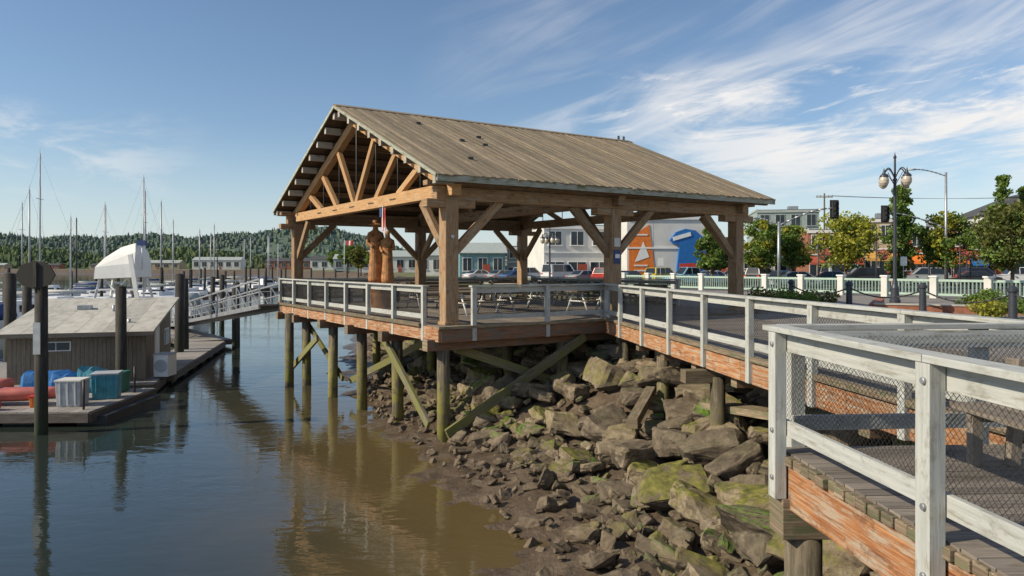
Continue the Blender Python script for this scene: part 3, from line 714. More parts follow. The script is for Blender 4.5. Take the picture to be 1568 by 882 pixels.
def bin_(loc,sx_,sy_,h,mk,lid,rot,name='storage_tote'):
    m_=MB(); r0=[(-sx_/2*.9,-sy_/2*.9),(sx_/2*.9,-sy_/2*.9),(sx_/2*.9,sy_/2*.9),(-sx_/2*.9,sy_/2*.9)]
    m_.loft([[(x,y,0) for x,y in r0],[(x/.9,y/.9,h) for x,y in r0]],mk); m_.sm=[False]*len(m_.sm)
    m_.box((0,0,h+.02),(sx_*1.06,sy_*1.06,.06),lid)
    for k in (-.3,0,.3): m_.beam((k*sx_,-sy_*.475,.05),(k*sx_,-sy_*.505,h-.02),.05,.03,mk,up=(0,1,0))
    o=m_.obj(name,bevel=.01); o.location=loc; o.rotation_euler=(0,0,rot)
bin_((-13.75,22.9,dz),.75,.65,.78,'grey','offwhite',.1); bin_((-13.4,24.2,dz),.8,.7,.80,'cyan','grey',.3); bin_((-13.7,25.4,dz),.6,.6,.65,'green','green',0); bin_((-14.7,22.7,dz),.4,.4,.30,'orange','red',.3); bin_((-14.4,23.8,dz),.55,.55,.5,'offwhite','grey',.3)
bin_((-19.3,25.2,dz),1.2,.8,.5,'teal','grey',.0)
m_=MB()
for p,q in (((-13.0,22.2,dz),(-13.0,22.2,dz+.9)),((-13.0,25.2,dz),(-13.0,25.2,dz+.9)),((-15.9,22.0,dz),(-15.9,22.0,dz+.7))): m_.cyl(p,q,.035,n=8,mk='steel_dark')
for i in range(5): m_.lathe((-15.6+.02*i,24.1,dz+.05+i*.05),[(.18,0),(.24,.02),(.24,.04),(.18,.05)],12,'offwhite')
m_.obj('dock_fittings')
# white frame tower with peaked canvas cover
tw=empty('boat_hoist_tower'); m_=MB(); c=V((-23.6,44.5,0)); 
for sx_ in (-1,1):
    for sy_ in (-1,1): m_.beam(c+V((sx_*1.75,sy_*1.2,-2.6)),c+V((sx_*.85,sy_*.6,1.8)),.13,.13,'white')
    for z_ in (-1.2,.2):
        k=1.75-.9*(z_+2.6)/4.4; m_.beam(c+V((sx_*k,-1.0,z_)),c+V((sx_*k,1.0,z_)),.08,.08,'white')
for z_ in (-1.2,.2):
    k=1.75-.9*(z_+2.6)/4.4
    for sy_ in (-1,1): m_.beam(c+V((-k,sy_*.9,z_)),c+V((k,sy_*.9,z_)),.08,.08,'white')
m_.beam(c+V((-1.2,-1,-1.2)),c+V((.8,-.8,1.1)),.07,.07,'white'); m_.beam(c+V((1.2,-1,-1.2)),c+V((-.8,-.8,.9)),.07,.07,'white')
m_.beam(c+V((1.8,-1.3,-2.5)),c+V((1.05,-1.3,2.3)),.10,.25,'white')
m_.obj('legs',tw)
m_=MB()
def rg(x0_,x1_,y_,z0_,z1_): return [c+V((x0_,-y_,z0_)),c+V((x1_,-y_,z1_)),c+V((x1_,y_,z1_)),c+V((x0_,y_,z0_))]
m_.loft([rg(-1.25,1.15,1.05,.85,.95),rg(-1.2,1.15,1.0,1.55,1.8),rg(-.75,1.1,.8,2.1,2.45),rg(.0,.85,.3,2.75,3.0)],'white'); m_.sm=[False]*len(m_.sm)
m_.obj('cover',tw); m_=MB(); m_.cyl(c+V((1.35,-.5,1.4)),c+V((1.35,-.5,3.0)),.04,n=6,mk='white'); m_.box(c+V((1.35,-.5,3.0)),(.5,.3,.3),'navy'); m_.obj('lamp',tw)
# ------------------------------------------------------------------ sailboats
def sailboat(x,y,ztop,rot,L=9.,hull='whitegel',cover='navy'):
    s=empty('sailboat',(x,y,WZ)); s.rotation_euler=(0,0,rot)
    m_=MB(); rings=[]
    for i in range(13):
        t=i/12; xx=(t-.5)*L; s_=(math.sin(math.pi*(t*.82+.18)))**.6 if t<.999 else .02; s_=max(s_,.03)
        ww=1.45*s_; top=.95+.35*t**2
        rings.append([(xx,-ww,top),(xx,-ww*.9,.35),(xx,-ww*.4,-.2),(xx,ww*.4,-.2),(xx,ww*.9,.35),(xx,ww,top)])
    m_.loft(rings,hull); m_.obj('hull',s)
    m_=MB(); m_.loft([[(-1.4,-.9,.95),(2.0,-.6,1.1),(2.0,.6,1.1),(-1.4,.9,.95)],[(-1.3,-.75,1.55),(1.2,-.5,1.5),(1.2,.5,1.5),(-1.3,.75,1.55)]],'whitegel'); m_.sm=[False]*len(m_.sm)
    for sg in (-1,1): m_.beam((-1.0,sg*.84,1.3),(.9,sg*.64,1.3),.02,.2,'glass')
    m_.obj('cabin',s)
    H=ztop-WZ; m_=MB(); mr=.095 if y<90 else .12
    mk_=random.choice(['alu','alu','grey','steel_dark'])
    m_.cyl((.6,0,1.2),(.6,0,H),mr,mr*.7,8,mk_)
    for z_ in (H*.45,H*.72): m_.cyl((.6,-.9,z_),(.6,.9,z_),.03,n=5,mk='alu')
    m_.cyl((.5,0,2.3),(-3.6,0,2.2),.06,n=6,mk='alu'); m_.cyl((.3,0,2.45),(-3.4,0,2.35),.16,.10,8,cover)
    for e in ((L*.49,0,1.3),(-L*.49,0,1.0)): m_.cyl(e,(.6,0,H-.1),.007,n=3,mk='steel_dark')
    for sg in (-1,1): m_.cyl((.5,sg*1.35,1.),(.6,sg*.9,H*.45),.007,n=3,mk='steel_dark'); m_.cyl((.6,sg*.9,H*.45),(.6,0,H*.9),.007,n=3,mk='steel_dark')
    m_.cyl((.6,0,H),(.6,0,H+.5),.015,n=4,mk='alu')
    m_.obj('rigging',s)
for i,(x,y,z_) in enumerate([(-44.5,70,12.4),(-50.2,75,9.5),(-47.6,80,7.0),(-56.2,100,10),(-57.8,105,10.4),(-40.9,80,11.4),(-47,95,11.4),(-51,105,11),(-55,120,9.2),(-58.3,135,8.4),(-50.7,126,8.8),(-57.8,142,8),(-62,152,8.4),(-54,160,8.5),(-66,112,9),(-73,108,11),(-53,112,7.4),(-63,130,9.5),(-53,150,7.5),(-57,170,8.5),(-49,155,6.5),(-61,165,7.8)]):
    sailboat(x,y,z_,R(-.5,.5)+(0 if i%2 else 3.1)+.4,R(7.5,9.5),random.choice(['whitegel','whitegel','whitegel','offwhite','navy']) if y>85 else 'whitegel',random.choice(['navy','greywall','offwhite']))
def motorboat(x,y,rot,cov=None):
    m_=MB(); rings=[]
    for i in range(9):
        t=i/8; xx=(t-.5)*7; ww=1.25*(1 if t<.5 else max(.05,1-((t-.5)*2)**2)); rings.append([(xx,-ww,1+.3*t),(xx,-ww*.8,.1),(xx,ww*.8,.1),(xx,ww,1+.3*t)])
    m_.loft(rings,'whitegel'); m_.loft([[(-1.5,-1,1.1),(1.3,-.9,1.1),(1.3,.9,1.1),(-1.5,1,1.1)],[(-1.4,-.85,2.3),(.5,-.8,2.3),(.5,.8,2.3),(-1.4,.85,2.3)]],'whitegel'); m_.sm=[False]*len(m_.sm)
    for sg in (-1,1): m_.beam((-1.2,sg*.955,1.75),(.6,sg*.92,1.75),.03,.5,'glass')
    m_.beam((1.0,-.7,1.7),(1.0,.7,1.7),.3,.5,'glass')
    if cov: m_.loft([[(-3.3,-1.1,1.1),(-3.3,1.1,1.1),(-3.3,.7,1.9),(-3.3,-.7,1.9)],[(-1.5,-1.1,1.2),(-1.5,1.1,1.2),(-1.5,.8,2.25),(-1.5,-.8,2.25)]],cov)
    o=m_.obj('motorboat'); o.location=(x,y,WZ); o.rotation_euler=(0,0,rot)
for x,y in ((-56,122),(-50,150),(-61,97),(-70,90),(-75,98),(-66,160),(-54,133),(-85,110)): motorboat(x,y,R(-.5,.8))
for x,y,c_ in ((-33,60,'navy'),(-38,61.5,None),(-43,60.5,'greywall'),(-30.5,54.5,'greywall'),(-36,54,'navy'),(-47,64,None),(-31,72,'greywall'),(-37,84,None)): motorboat(x,y,1.5+R(-.25,.25),c_)
# ------------------------------------------------------------------ hills
def hills(name,x0,x1,y0,y1,hfun,step,tree_n,th,colr,haze):
    gx=np.arange(x0,x1+step,step); gy=np.linspace(y0,y1,14); X,Y=np.meshgrid(gx,gy); Z=np.zeros_like(X)
    for i in range(X.shape[0]):
        for j in range(X.shape[1]):
            t=i/(X.shape[0]-1); Z[i,j]=-.6+hfun(X[i,j])*(math.sin(math.pi*.5*min(1,t*1.15)))
    v=np.stack([X,Y,Z],-1).reshape(-1,3); n_=X.shape[1]; f=[(i*n_+j,i*n_+j+1,(i+1)*n_+j+1,(i+1)*n_+j) for i in range(X.shape[0]-1) for j in range(n_-1)]
    vs=v.tolist(); 
    for _ in range(tree_n):
        x=R(x0,x1); t=random.random()**.8; y=y0+(y1-y0)*t; z=-.6+hfun(x)*math.sin(math.pi*.5*min(1,t*1.15))-1.5; h=R(.5,1.15)*th; r_=h*R(.3,.55); k=len(vs)
        if h<th*1.02:
            for rr,zz in ((r_*.7,0),(r_,h*.45),(r_*.6,h*.85)): vs+=[(x+math.cos(a_)*rr,y+math.sin(a_)*rr,z+zz) for a_ in (0,1.25,2.5,3.77,5.0)]
            for q in (0,5): f+=[(k+q+i,k+q+(i+1)%5,k+q+5+(i+1)%5,k+q+5+i) for i in range(5)]
            f.append(tuple(range(k+10,k+15)))
        else:
            vs+=[(x+math.cos(a_)*r_*.7,y+math.sin(a_)*r_*.7,z) for a_ in (0,1.25,2.5,3.77,5.0)]+[(x,y,z+h*1.1)]
            f+=[(k+i,k+(i+1)%5,k+5) for i in range(5)]
    me=bpy.data.meshes.new(name); me.from_pydata(vs,[],f); o=bpy.data.objects.new(name,me); scene.collection.objects.link(o)
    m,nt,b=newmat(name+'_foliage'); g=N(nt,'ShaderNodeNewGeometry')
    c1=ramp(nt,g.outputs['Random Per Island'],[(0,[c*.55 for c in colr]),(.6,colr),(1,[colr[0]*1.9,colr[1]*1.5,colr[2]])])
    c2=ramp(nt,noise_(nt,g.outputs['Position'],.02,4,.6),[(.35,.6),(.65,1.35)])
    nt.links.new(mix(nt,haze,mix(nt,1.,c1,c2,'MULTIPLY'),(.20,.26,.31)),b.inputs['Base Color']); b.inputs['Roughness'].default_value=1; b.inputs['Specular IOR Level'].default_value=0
    me.materials.append(m)
def hA(x):
    return np.interp(x,[-1500,-900,-700,-560,-430,-330,-250,-190,-120,0,400,900],[64,54,44,36,40,52,50,30,17,12,11,11])+4*math.sin(x*.021)+2.5*math.sin(x*.06)
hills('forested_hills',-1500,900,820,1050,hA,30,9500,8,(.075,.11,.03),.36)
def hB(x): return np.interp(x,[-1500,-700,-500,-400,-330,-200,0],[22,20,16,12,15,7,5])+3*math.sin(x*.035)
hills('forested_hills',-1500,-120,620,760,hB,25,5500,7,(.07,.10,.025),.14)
# ------------------------------------------------------------------ buildings
def building(name,x,y,w_,d_,h,rot,wall,floors=2,cols=5,z0=-.3,roof='flat',trim='offwhite',awn=None,door=True,roofmk='darkroof',win=True,rh=2.):
    s=empty(name,(x,y,z0)); s.rotation_euler=(0,0,rot)
    m_=MB(); m_.box((0,d_/2,h/2),(w_,d_,h),wall); m_.obj('walls',s)
    m_=MB()
    if roof=='flat':
        m_.box((0,-.02,h-.2),(w_+.2,.3,.4),trim); m_.box((0,d_/2,h+.06),(w_-.3,d_-.3,.1),roofmk); m_.box((0,-.05,h*.52),(w_+.06,.14,.18),trim)
        for sx_ in (-1,1): m_.box((sx_*w_/2,d_/2,h+.03),(.25,d_,.3),trim)
        m_.box((w_*.2,d_*.5,h+.6),(1.6,1.4,1.),'galv')
    elif roof=='gable':
        for sg in (-1,1): m_.beam((0,d_/2,h+rh),(0,d_/2+sg*(d_/2+.4),h-.1),w_+.6,.15,roofmk)
        for sx_ in (-1,1): m_.loft([[(sx_*w_/2,0,h),(sx_*w_/2,d_,h),(sx_*w_/2,d_/2,h+rh-.1)],[(sx_*(w_/2-.1),0,h),(sx_*(w_/2-.1),d_,h),(sx_*(w_/2-.1),d_/2,h+rh-.1)]],wall)
    elif roof=='hip':
        q=min(w_,d_)*.35; m_.loft([[(-w_/2-.4,-.4,h),(w_/2+.4,-.4,h),(w_/2+.4,d_+.4,h),(-w_/2-.4,d_+.4,h)],[(-w_/2+q,d_*.4,h+rh),(w_/2-q,d_*.4,h+rh),(w_/2-q,d_*.6,h+rh),(-w_/2+q,d_*.6,h+rh)]],roofmk); m_.sm=[False]*len(m_.sm)
    m_.obj('roof',s)
    if win:
        m_=MB(); fh_=h/floors
        for fl in range(floors):
            for c in range(cols):
                cx=-w_/2+w_*(c+.5)/cols; ww=w_/cols*.55; 
                if fl==0 and floors>1: wh=fh_*.55; cz=fh_*.42; ww=w_/cols*.78
                else: wh=fh_*.48; cz=fl*fh_+fh_*.55
                m_.box((cx,-.03,cz),(ww+.2,.08,wh+.2),trim); m_.box((cx,-.06,cz),(ww,.06,wh),'glass'); m_.box((cx,-.1,cz),(.06,.03,wh),trim); m_.box((cx,-.1,cz-wh/2-.1),(ww+.3,.2,.08),trim)
        if door: m_.box((w_*.08,-.13,1.1),(1.1,.06,2.2),'redwall')
        m_.obj('windows',s)
    if awn:
        m_=MB(); 
        for c in range(cols):
            cx=-w_/2+w_*(c+.5)/cols; m_.beam((cx,-.1,h/floors*.95),(cx,-1.5,h/floors*.72),w_/cols*.9,.06,awn)
            m_.beam((cx-w_/cols*.45,-1.5,h/floors*.68),(cx+w_/cols*.45,-1.5,h/floors*.68),.03,.25,awn)
        m_.obj('awnings',s)
    return s
building('shop_building',41.5,94,6.5,12,6.6,-.25,'brick',2,3,awn='redwall')
building('shop_building',47.2,92.5,5.0,12,7.9,-.25,'tanwall',2,3,awn='yellowwall')
building('shop_building',53,91,6.4,12,6.8,-.25,'redwall',2,4,awn='orange')
building('shop_building',59,89.5,5.8,12,6.2,-.25,'yellowwall',2,3,awn='bright_blue')
building('corner_building',71,92,20,16,8.6,-.25,'offwhite',2,8,roof='hip',rh=3.0,awn='navy')
building('corner_building',92,84,16,16,8.0,-.3,'brick',2,8)
building('grey_office_building',44.5,118,9.5,14,11.0,-.2,'greengrey',3,4,trim='greywall')
building('low_building',31,112,18,10,5.2,-.1,'offwhite',1,7,trim='offwhite')
building('white_commercial_building',8.2,92,8.5,14,7.0,.15,'offwhite',2,3,trim='white')
building('waterfront_shed',-4.5,112,7,9,4.0,.1,'teal',1,3,roof='gable',rh=1.6,roofmk='greywall',trim='white')
building('waterfront_shed',2.2,118,6.,9,5.0,0,'greywall',2,3,trim='white')
building('waterfront_shed',-14,150,11,9,4.2,0,'offwhite',1,4,roof='gable',rh=1.6,roofmk='greywall')
building('waterfront_shed',-1,150,14,9,6.,0,'tanwall',2,5)
building('warehouse',-37,230,22,14,5,.1,'offwhite',1,6,roof='gable',roofmk='greywall')
building('warehouse',-60,300,26,14,5,.1,'greengrey',1,6,roof='gable',roofmk='greywall')
building('warehouse',-95,400,30,14,5.5,.1,'offwhite',1,6,roof='gable',roofmk='darkroof')
building('warehouse',-135,440,26,14,5.,.1,'brick',1,6,roof='gable',roofmk='darkroof')
building('warehouse',-190,470,30,14,6,.1,'offwhite',1,6,roof='gable',roofmk='greywall')
building('warehouse',-260,530,36,14,4.5,.1,'tanwall',1,6,roof='gable',roofmk='greywall')
for k in range(10): building('warehouse',-330-k*38,572+R(0,12),R(7,16),10,R(2.5,3.5),.05,random.choice(['tanwall','greywall','brick','teal']),1,3,roof='gable',roofmk=random.choice(['darkroof','greywall']),z0=-.3,rh=1.5)
mb_=building('mural_building',18.3,86,9.6,12,7.8,.05,'offwhite',1,1,win=False,trim='white')
m_=MB()
m_.loft([[(-4.6,-.02,.3),(-1.4,-.02,.3),(-2.2,-.02,6.8),(-4.6,-.02,5.2)],[(-4.6,-.06,.3),(-1.4,-.06,.3),(-2.2,-.06,6.8),(-4.6,-.06,5.2)]],'orange')
m_.loft([[(-3.9,-.07,2.4),(-2.2,-.07,3.0),(-2.9,-.07,4.8)],[(-3.9,-.1,2.4),(-2.2,-.1,3.0),(-2.9,-.1,4.8)]],'white')
for zz_ in (1.4,2.0,5.6): m_.box((-3.2,-.09,zz_),(1.6,.05,.16),'white')
pts=[(.9,.6),(4.5,.6),(4.6,3.6),(4.2,5.2),(3.2,6.1),(2.0,6.3),(.9,5.9),(.2,5.0),(.5,4.6),(1.3,4.4)]
m_.loft([[(x,-.02,z) for x,z in pts],[(x,-.5,z) for x,z in pts]],'bright_blue')
pr=[(1.2,.9),(3.4,.9),(3.8,1.6),(3.0,2.3),(1.3,2.2)]
m_.loft([[(x,-.5,z) for x,z in pr],[(x,-.55,z) for x,z in pr]],'red')
m_.beam((.5,-.55,5.1),(2.6,-.55,5.7),.08,.45,'white')
m_.sm=[False]*len(m_.sm); m_.obj('painted_mural',mb_)
# ------------------------------------------------------------------ road
def sheet(name,pts,z,mk):
    m_=MB(); m_.poly([(x,y,z) for x,y in pts],mk); return m_.obj(name)
sheet('road',[(-8,88),(9,62),(27,41),(38,26),(60,5),(160,5),(160,84),(60,88),(20,92),(-6,100)],-.292,'asphalt')
m_=MB()
for t in range(12):
    p=V((14,70,0)).lerp(V((60,48,0)),t/12); q=V((14,70,0)).lerp(V((60,48,0)),(t+.55)/12); m_.beam(p+V((0,0,-.286)),q+V((0,0,-.286)),.15,.004,'paint_line')
m_.obj('lane_markings')
m_=MB(); m_.beam((-8,88,-.24),(9,62,-.24),.2,.14,'concrete'); m_.beam((9,62,-.24),(27,41,-.24),.2,.14,'concrete'); m_.beam((27,41,-.24),(38,26,-.24),.2,.14,'concrete'); m_.obj('kerb')
sheet('promenade_paving',[(9.0,-10),(40,-10),(36,26),(25.6,40),(8.6,61),(5,64),(7.5,30)],-.10,'paving')
m_=MB(); m_.beam((60,86.5,-.23),(20,90.5,-.23),3.,.14,'concrete'); m_.beam((60,86.5,-.23),(110,76,-.23),3.,.14,'concrete'); m_.obj('pavement')
m_=MB(); fa=V((9.0,58.5,-.1)); fb=V((24.0,36.8,-.1)); fc=V((33,22,-.1))
for p,q in ((fa,fb),(fb,fc)):
    L=(q-p).length; n=int(L/2.4); d=(q-p)/L
    for k in range(n+1):
        c=p+d*(L*k/n); m_.beam(c,c+V((0,0,1.12)),.34,.34,'offwhite',up=d); m_.beam(c+V((0,0,1.12)),c+V((0,0,1.2)),.42,.42,'white',up=d)
        if k<n:
            c2=p+d*(L*(k+1)/n); m_.beam(c+V((0,0,.95)),c2+V((0,0,.95)),.08,.12,'fencegreen'); m_.beam(c+V((0,0,.2)),c2+V((0,0,.2)),.08,.12,'fencegreen')
            for j in range(1,14): e=c.lerp(c2,j/14); m_.beam(e+V((0,0,.2)),e+V((0,0,.95)),.04,.06,'fencegreen')
m_.obj('green_fence')
m_=MB(); m_.beam((13.6,27.5,.02),(21,24.0,.02),.35,.30,'brick'); m_.beam((13.6,27.5,.19),(21,24.0,.19),.42,.05,'concrete'); m_.beam((13.6,27.5,.02),(16.6,33,.02),.35,.30,'brick'); m_.obj('brick_planter')
def leafcloud(m_,c,rad,n,size,mk):
    c=V(c)
    for _ in range(n):
        while True:
            p=V((R(-1,1),R(-1,1),R(-1,1)))
            if p.length<1: break
        p=V((p.x*rad[0],p.y*rad[1],p.z*rad[2]))+c
        a=V((R(-1,1),R(-1,1),R(-1,1))).normalized(); b=a.cross(V((R(-1,1),R(-1,1),R(-1,1)))).normalized(); s_=size*R(.6,1.3)
        k=len(m_.v); m_.v+=[p-a*s_,p+b*s_*.6,p+a*s_,p-b*s_*.6]; m_.face((k,k+1,k+2,k+3),[(0,0)]*4,mk)
def shrub(x,y,r_,h,mk='leaf',z=-.1):
    m_=MB(); 
    for _ in range(9): leafcloud(m_,(x+R(-.6,.6)*r_,y+R(-.6,.6)*r_,z+h*R(.3,.8)),(r_*.45,r_*.45,h*.32),110,.06,mk)
    for _ in range(5): m_.cyl((x,y,z-.1),(x+R(-.5,.5)*r_,y+R(-.5,.5)*r_,z+h*.6),.02,.008,4,'bark')
    m_.obj('shrub')
for x,y,r_,h,mk in ((9.6,28.5,1.0,.85,'leafdark'),(11.3,29.3,1.0,.8,'leaf'),(12.6,30.5,.9,.7,'leafdark'),(17.3,27.2,.7,.6,'leaf'),(15.4,23.8,.9,.6,'leafyel'),(16.8,23.4,.9,.65,'leaf'),(18.6,26.4,.7,.6,'leaf'),(20.3,31,.8,.7,'leaf')): shrub(x,y,r_,h,mk)
def tree(name,x,y,h,w_,mk,style='round',nl=46,z0=-.3,ls=.16,mk2=None):
    s=empty(name,(x,y,z0)); m_=MB(); th=h*(.28 if style=='round' else .12)
    m_.cyl((0,0,-.1),(0.05,0,th),.16,.12,9,'bark'); m_.cyl((.05,0,th),(0,.05,h*.8),.12,.03,7,'bark')
    cl=[]
    for i in range(nl):
        if style=='round':
            a_=R(0,6.28); rr=math.sqrt(random.random())*w_/2*.85; zz=R(-1,1); k=math.sqrt(max(0,1-zz*zz*.8)); c=V((math.cos(a_)*rr*k,math.sin(a_)*rr*k,th+(h-th)*(.5+zz*.42)))
            cr=R(.10,.19)*w_
        else:
            t=random.random(); k=math.sin(math.pi*min(1,(t*.85+.12)))**.7; a_=R(0,6.28); rr=R(.1,.8)*w_/2*k; c=V((math.cos(a_)*rr,math.sin(a_)*rr,th+(h-th)*t*.97)); cr=R(.10,.2)*w_
        cl.append((c,cr))
    for c,cr in cl[::2]:
        st_=V((0,0,max(th*.8,c.z*.6))); m_.cyl(st_,c,.045,.012,5,'bark')
    m_.obj('trunk_and_limbs',s)
    m_=MB()
    for c,cr in cl: leafcloud(m_,c,(cr,cr,cr*.8),int(95),ls*R(.75,1.1),mk if (mk2 is None or random.random()<.7) else mk2)
    m_.obj('crown',s)
tree('street_tree',16.9,62,5.2,3.0,'leaf')
tree('street_tree',21.8,64,6.0,3.9,'leaf',mk2='leafyel'); tree('street_tree',25.2,66,5.6,3.8,'leaf',mk2='leafyel')
tree('street_tree',26.4,58,6.3,5.4,'leafyel',nl=60,mk2='leaf')
tree('poplar_tree',32.2,61,8.8,3.3,'leaf','col',60)
tree('street_tree',36.2,61,6.3,4.8,'leaf',nl=56,mk2='leafyel'); tree('street_tree',37.6,55,6.5,5.8,'leafdark',nl=64,mk2='leaf')
tree('street_tree',43,56,6.5,5.4,'leafdark',nl=56)
tree('poplar_tree',58.4,87,12.8,3.2,'leaf','col',60,ls=.2); tree('poplar_tree',61.5,88,11.5,3.,'leaf','col',56,ls=.2)
for x,y,h in ((-25,135,6),(-31,150,6),(-48,215,8),(-12,170,7),(6,180,7),(-75,310,9),(14,105,5),(27,95,5.5),(33,98,5)): tree('shade_tree',x,y,h,h*.8,random.choice(['leaf','leafdark']),nl=26,ls=.32)
# ------------------------------------------------------------------ cars
def car(x,y,rot,paint,kind='sedan'):
    s=empty('parked_car' if kind!='pickup' else 'pickup_truck',(x,y,-.29)); s.rotation_euler=(0,0,rot)
    if kind=='sedan': L,H=4.6,1.45; body=[(-2.3,.35),(-2.28,.85),(-1.6,.98),(1.0,.93),(2.2,.72),(2.3,.4),(2.2,.28),(-2.2,.28)]; gh=[(-1.75,.95),(-1.0,1.43),(.35,1.43),(1.15,.93)]
    elif kind=='suv': L,H=4.7,1.8; body=[(-2.3,.4),(-2.32,1.05),(-1.8,1.1),(1.1,1.08),(2.2,.92),(2.3,.45),(2.2,.32),(-2.2,.32)]; gh=[(-2.2,1.08),(-1.95,1.75),(.35,1.78),(1.15,1.06)]
    elif kind=='pickup': L,H=5.4,1.85; body=[(-2.7,.5),(-2.72,1.1),(-.7,1.12),(1.3,1.12),(2.5,1.0),(2.68,.5),(2.5,.38),(-2.5,.38)]; gh=[(-.75,1.1),(-.6,1.8),(.7,1.82),(1.35,1.1)]
    else: L,H=5.0,2.2; body=[(-2.5,.4),(-2.5,1.2),(-1.8,1.25),(1.6,1.2),(2.3,1.0),(2.5,.45),(2.3,.32),(-2.3,.32)]; gh=[(-2.48,1.2),(-2.4,2.15),(1.0,2.15),(1.8,1.2)]
    m_=MB(); w_=.9
    m_.loft([[(a,-w_*.93,b) for a,b in body],[(a,-w_,b*.98+.01) for a,b in body],[(a,w_,b*.98+.01) for a,b in body],[(a,w_*.93,b) for a,b in body]],paint); m_.sm=[False]*len(m_.sm)
    k0=[(a,-.80,b) if b<1.25 else (a,-.64,b) for a,b in gh]; k1=[(a,.80,b) if b<1.25 else (a,.64,b) for a,b in gh]
    m_.loft([k0,k1],paint); m_.sm=[False]*len(m_.sm)
    m_.obj('body',s,.03)
    m_=MB()
    def shr(p,c,f): return tuple(c[i]+(p[i]-c[i])*f for i in range(3))
    for sg,kk in ((-1,k0),(1,k1)):
        c=tuple(sum(p[i] for p in kk)/4 for i in range(3)); q=[shr(p,c,.84) for p in kk]; q=[(a,b+sg*.012,c_) for a,b,c_ in q]; m_.poly(q if sg<0 else q[::-1],'carglass')
        mx=(q[0][0]+q[3][0])/2; m_.beam((mx,q[0][1]+sg*.0,q[0][2]-.03),(mx,(q[1][1]),q[1][2]+.03),.06,.03,paint,up=(0,1,0))
    for i,j in ((2,3),(0,1)):
        q=[k0[i],k1[i],k1[j],k0[j]]; c=tuple(sum(p[t] for p in q)/4 for t in range(3)); q=[shr(p,c,.87) for p in q]; ox=.015 if i==2 else -.015; m_.poly([(a+ox,b,c_+.012) for a,b,c_ in q],'carglass')
    m_.obj('windows',s)
    m_=MB()
    for wx in (-L*.31,L*.31):
        for sg in (-1,1):
            m_.cyl((wx,sg*.70,.33),(wx,sg*.915,.33),.33,n=16,mk='tyre'); m_.cyl((wx,sg*.915,.33),(wx,sg*.925,.33),.19,n=10,mk='hub')
    bx=body[5][0]
    for sg in (-1,1): m_.box((bx-.02,sg*.66,body[4][1]-.12),(.08,.32,.14),'whitegel'); m_.box((-bx+.0,sg*.68,body[1][1]-.12),(.08,.26,.14),'red'); m_.box((.75,sg*.95,1.0),(.15,.12,.1),paint)
    m_.box((bx+.01,0,.5),(.06,1.1,.16),'steel_dark'); m_.box((0,0,.24),(L*.8,1.4,.16),'tyre')
    if kind=='pickup': m_.box((-1.7,0,1.13),(1.8,1.4,.04),'steel_dark')
    m_.obj('wheels_and_lights',s)
for x,y,r_,p,k in ((15.9,77,.7,'c_yellow','suv'),(17.3,71,3.5,'c_lblue','pickup'),(20.4,74,.6,'c_white','sedan'),(23.3,76,.8,'c_silver','sedan'),(25.3,74,.8,'c_dark','suv'),(27.2,73,.5,'c_dark','sedan'),(25.4,66,2.9,'c_white','sedan'),(29.4,68,2.8,'c_teal','sedan'),(33.4,70,2.9,'c_dark','suv'),(38,73,2.8,'c_red','sedan'),(40.4,72,2.8,'c_silver','suv'),(44,70,2.8,'c_dark','sedan'),(48.6,70,2.9,'c_white','pickup'),(53,68,2.8,'c_blue','suv'),(36,79,.2,'c_white','van'),(30,80,.3,'c_blue','sedan'),
  (5.6,84,.8,'c_white','van'),(8.2,82,.7,'c_silver','sedan'),(10.6,80,.9,'c_red','suv'),(12.8,79,.8,'c_dark','sedan'),(2.2,90,.6,'c_white','suv'),(-1.2,93,.8,'c_silver','sedan'),(-4.2,96,.7,'c_white','sedan'),(.6,86,.7,'c_blue','sedan'),(43,79,.1,'c_silver','sedan'),(50,78,.1,'c_dark','suv')): car(x,y,r_,p,k)
# ------------------------------------------------------------------ street furniture
def ornate_lamp(x,y,H,z0=-.1,sc=1.):
    s=empty('ornate_street_lamp',(x,y,z0)); m_=MB()
    m_.lathe((0,0,0),[(.0,0),(.24,0),(.24,.15),(.19,.2),(.17,.7),(.12,.85),(.10,1.0),(.085,1.1),(.065,H-.9),(.10,H-.88),(.10,H-.8),(.05,H-.75),(.045,H+.15),(.08,H+.2),(.02,H+.35),(0,H+.5)],12,'lampiron')
    hs=[]
    for k in range(4):
        a_=k*math.pi/2+.35; d=V((math.cos(a_),math.sin(a_),0)); prev=None
        for i in range(9):
            t=i/8; p=d*(.04+.62*sc*t)+V((0,0,H-.72+.42*math.sin(t*math.pi*.9)))
            if prev: m_.cyl(prev,p,.026,n=6,mk='lampiron')
            prev=p
        hs.append(prev); m_.cyl(d*.05+V((0,0,H-1.05)),d*.42+V((0,0,H-.52)),.015,n=5,mk='lampiron')
    for i,p in enumerate(hs):
        m_.lathe(p,[(0,.30),(.02,.22),(.05,.12),(.07,.02),(.17,-.06),(.20,-.14),(.16,-.16)],12,'lampiron')
    m_.obj('pole_and_arms',s); m_=MB()
    for p in hs[:4]: m_.lathe(p,[(.17,-.14),(.21,-.28),(.20,-.42),(.13,-.54),(.04,-.60),(0,-.60)],14,'amber')
    m_.obj('globes',s)
ornate_lamp(17.8,34,6.55); ornate_lamp(3.2,62,5.0,-.3)
ornate_lamp(46,74,5.0,-.3); ornate_lamp(36.5,64,4.4,-.3)
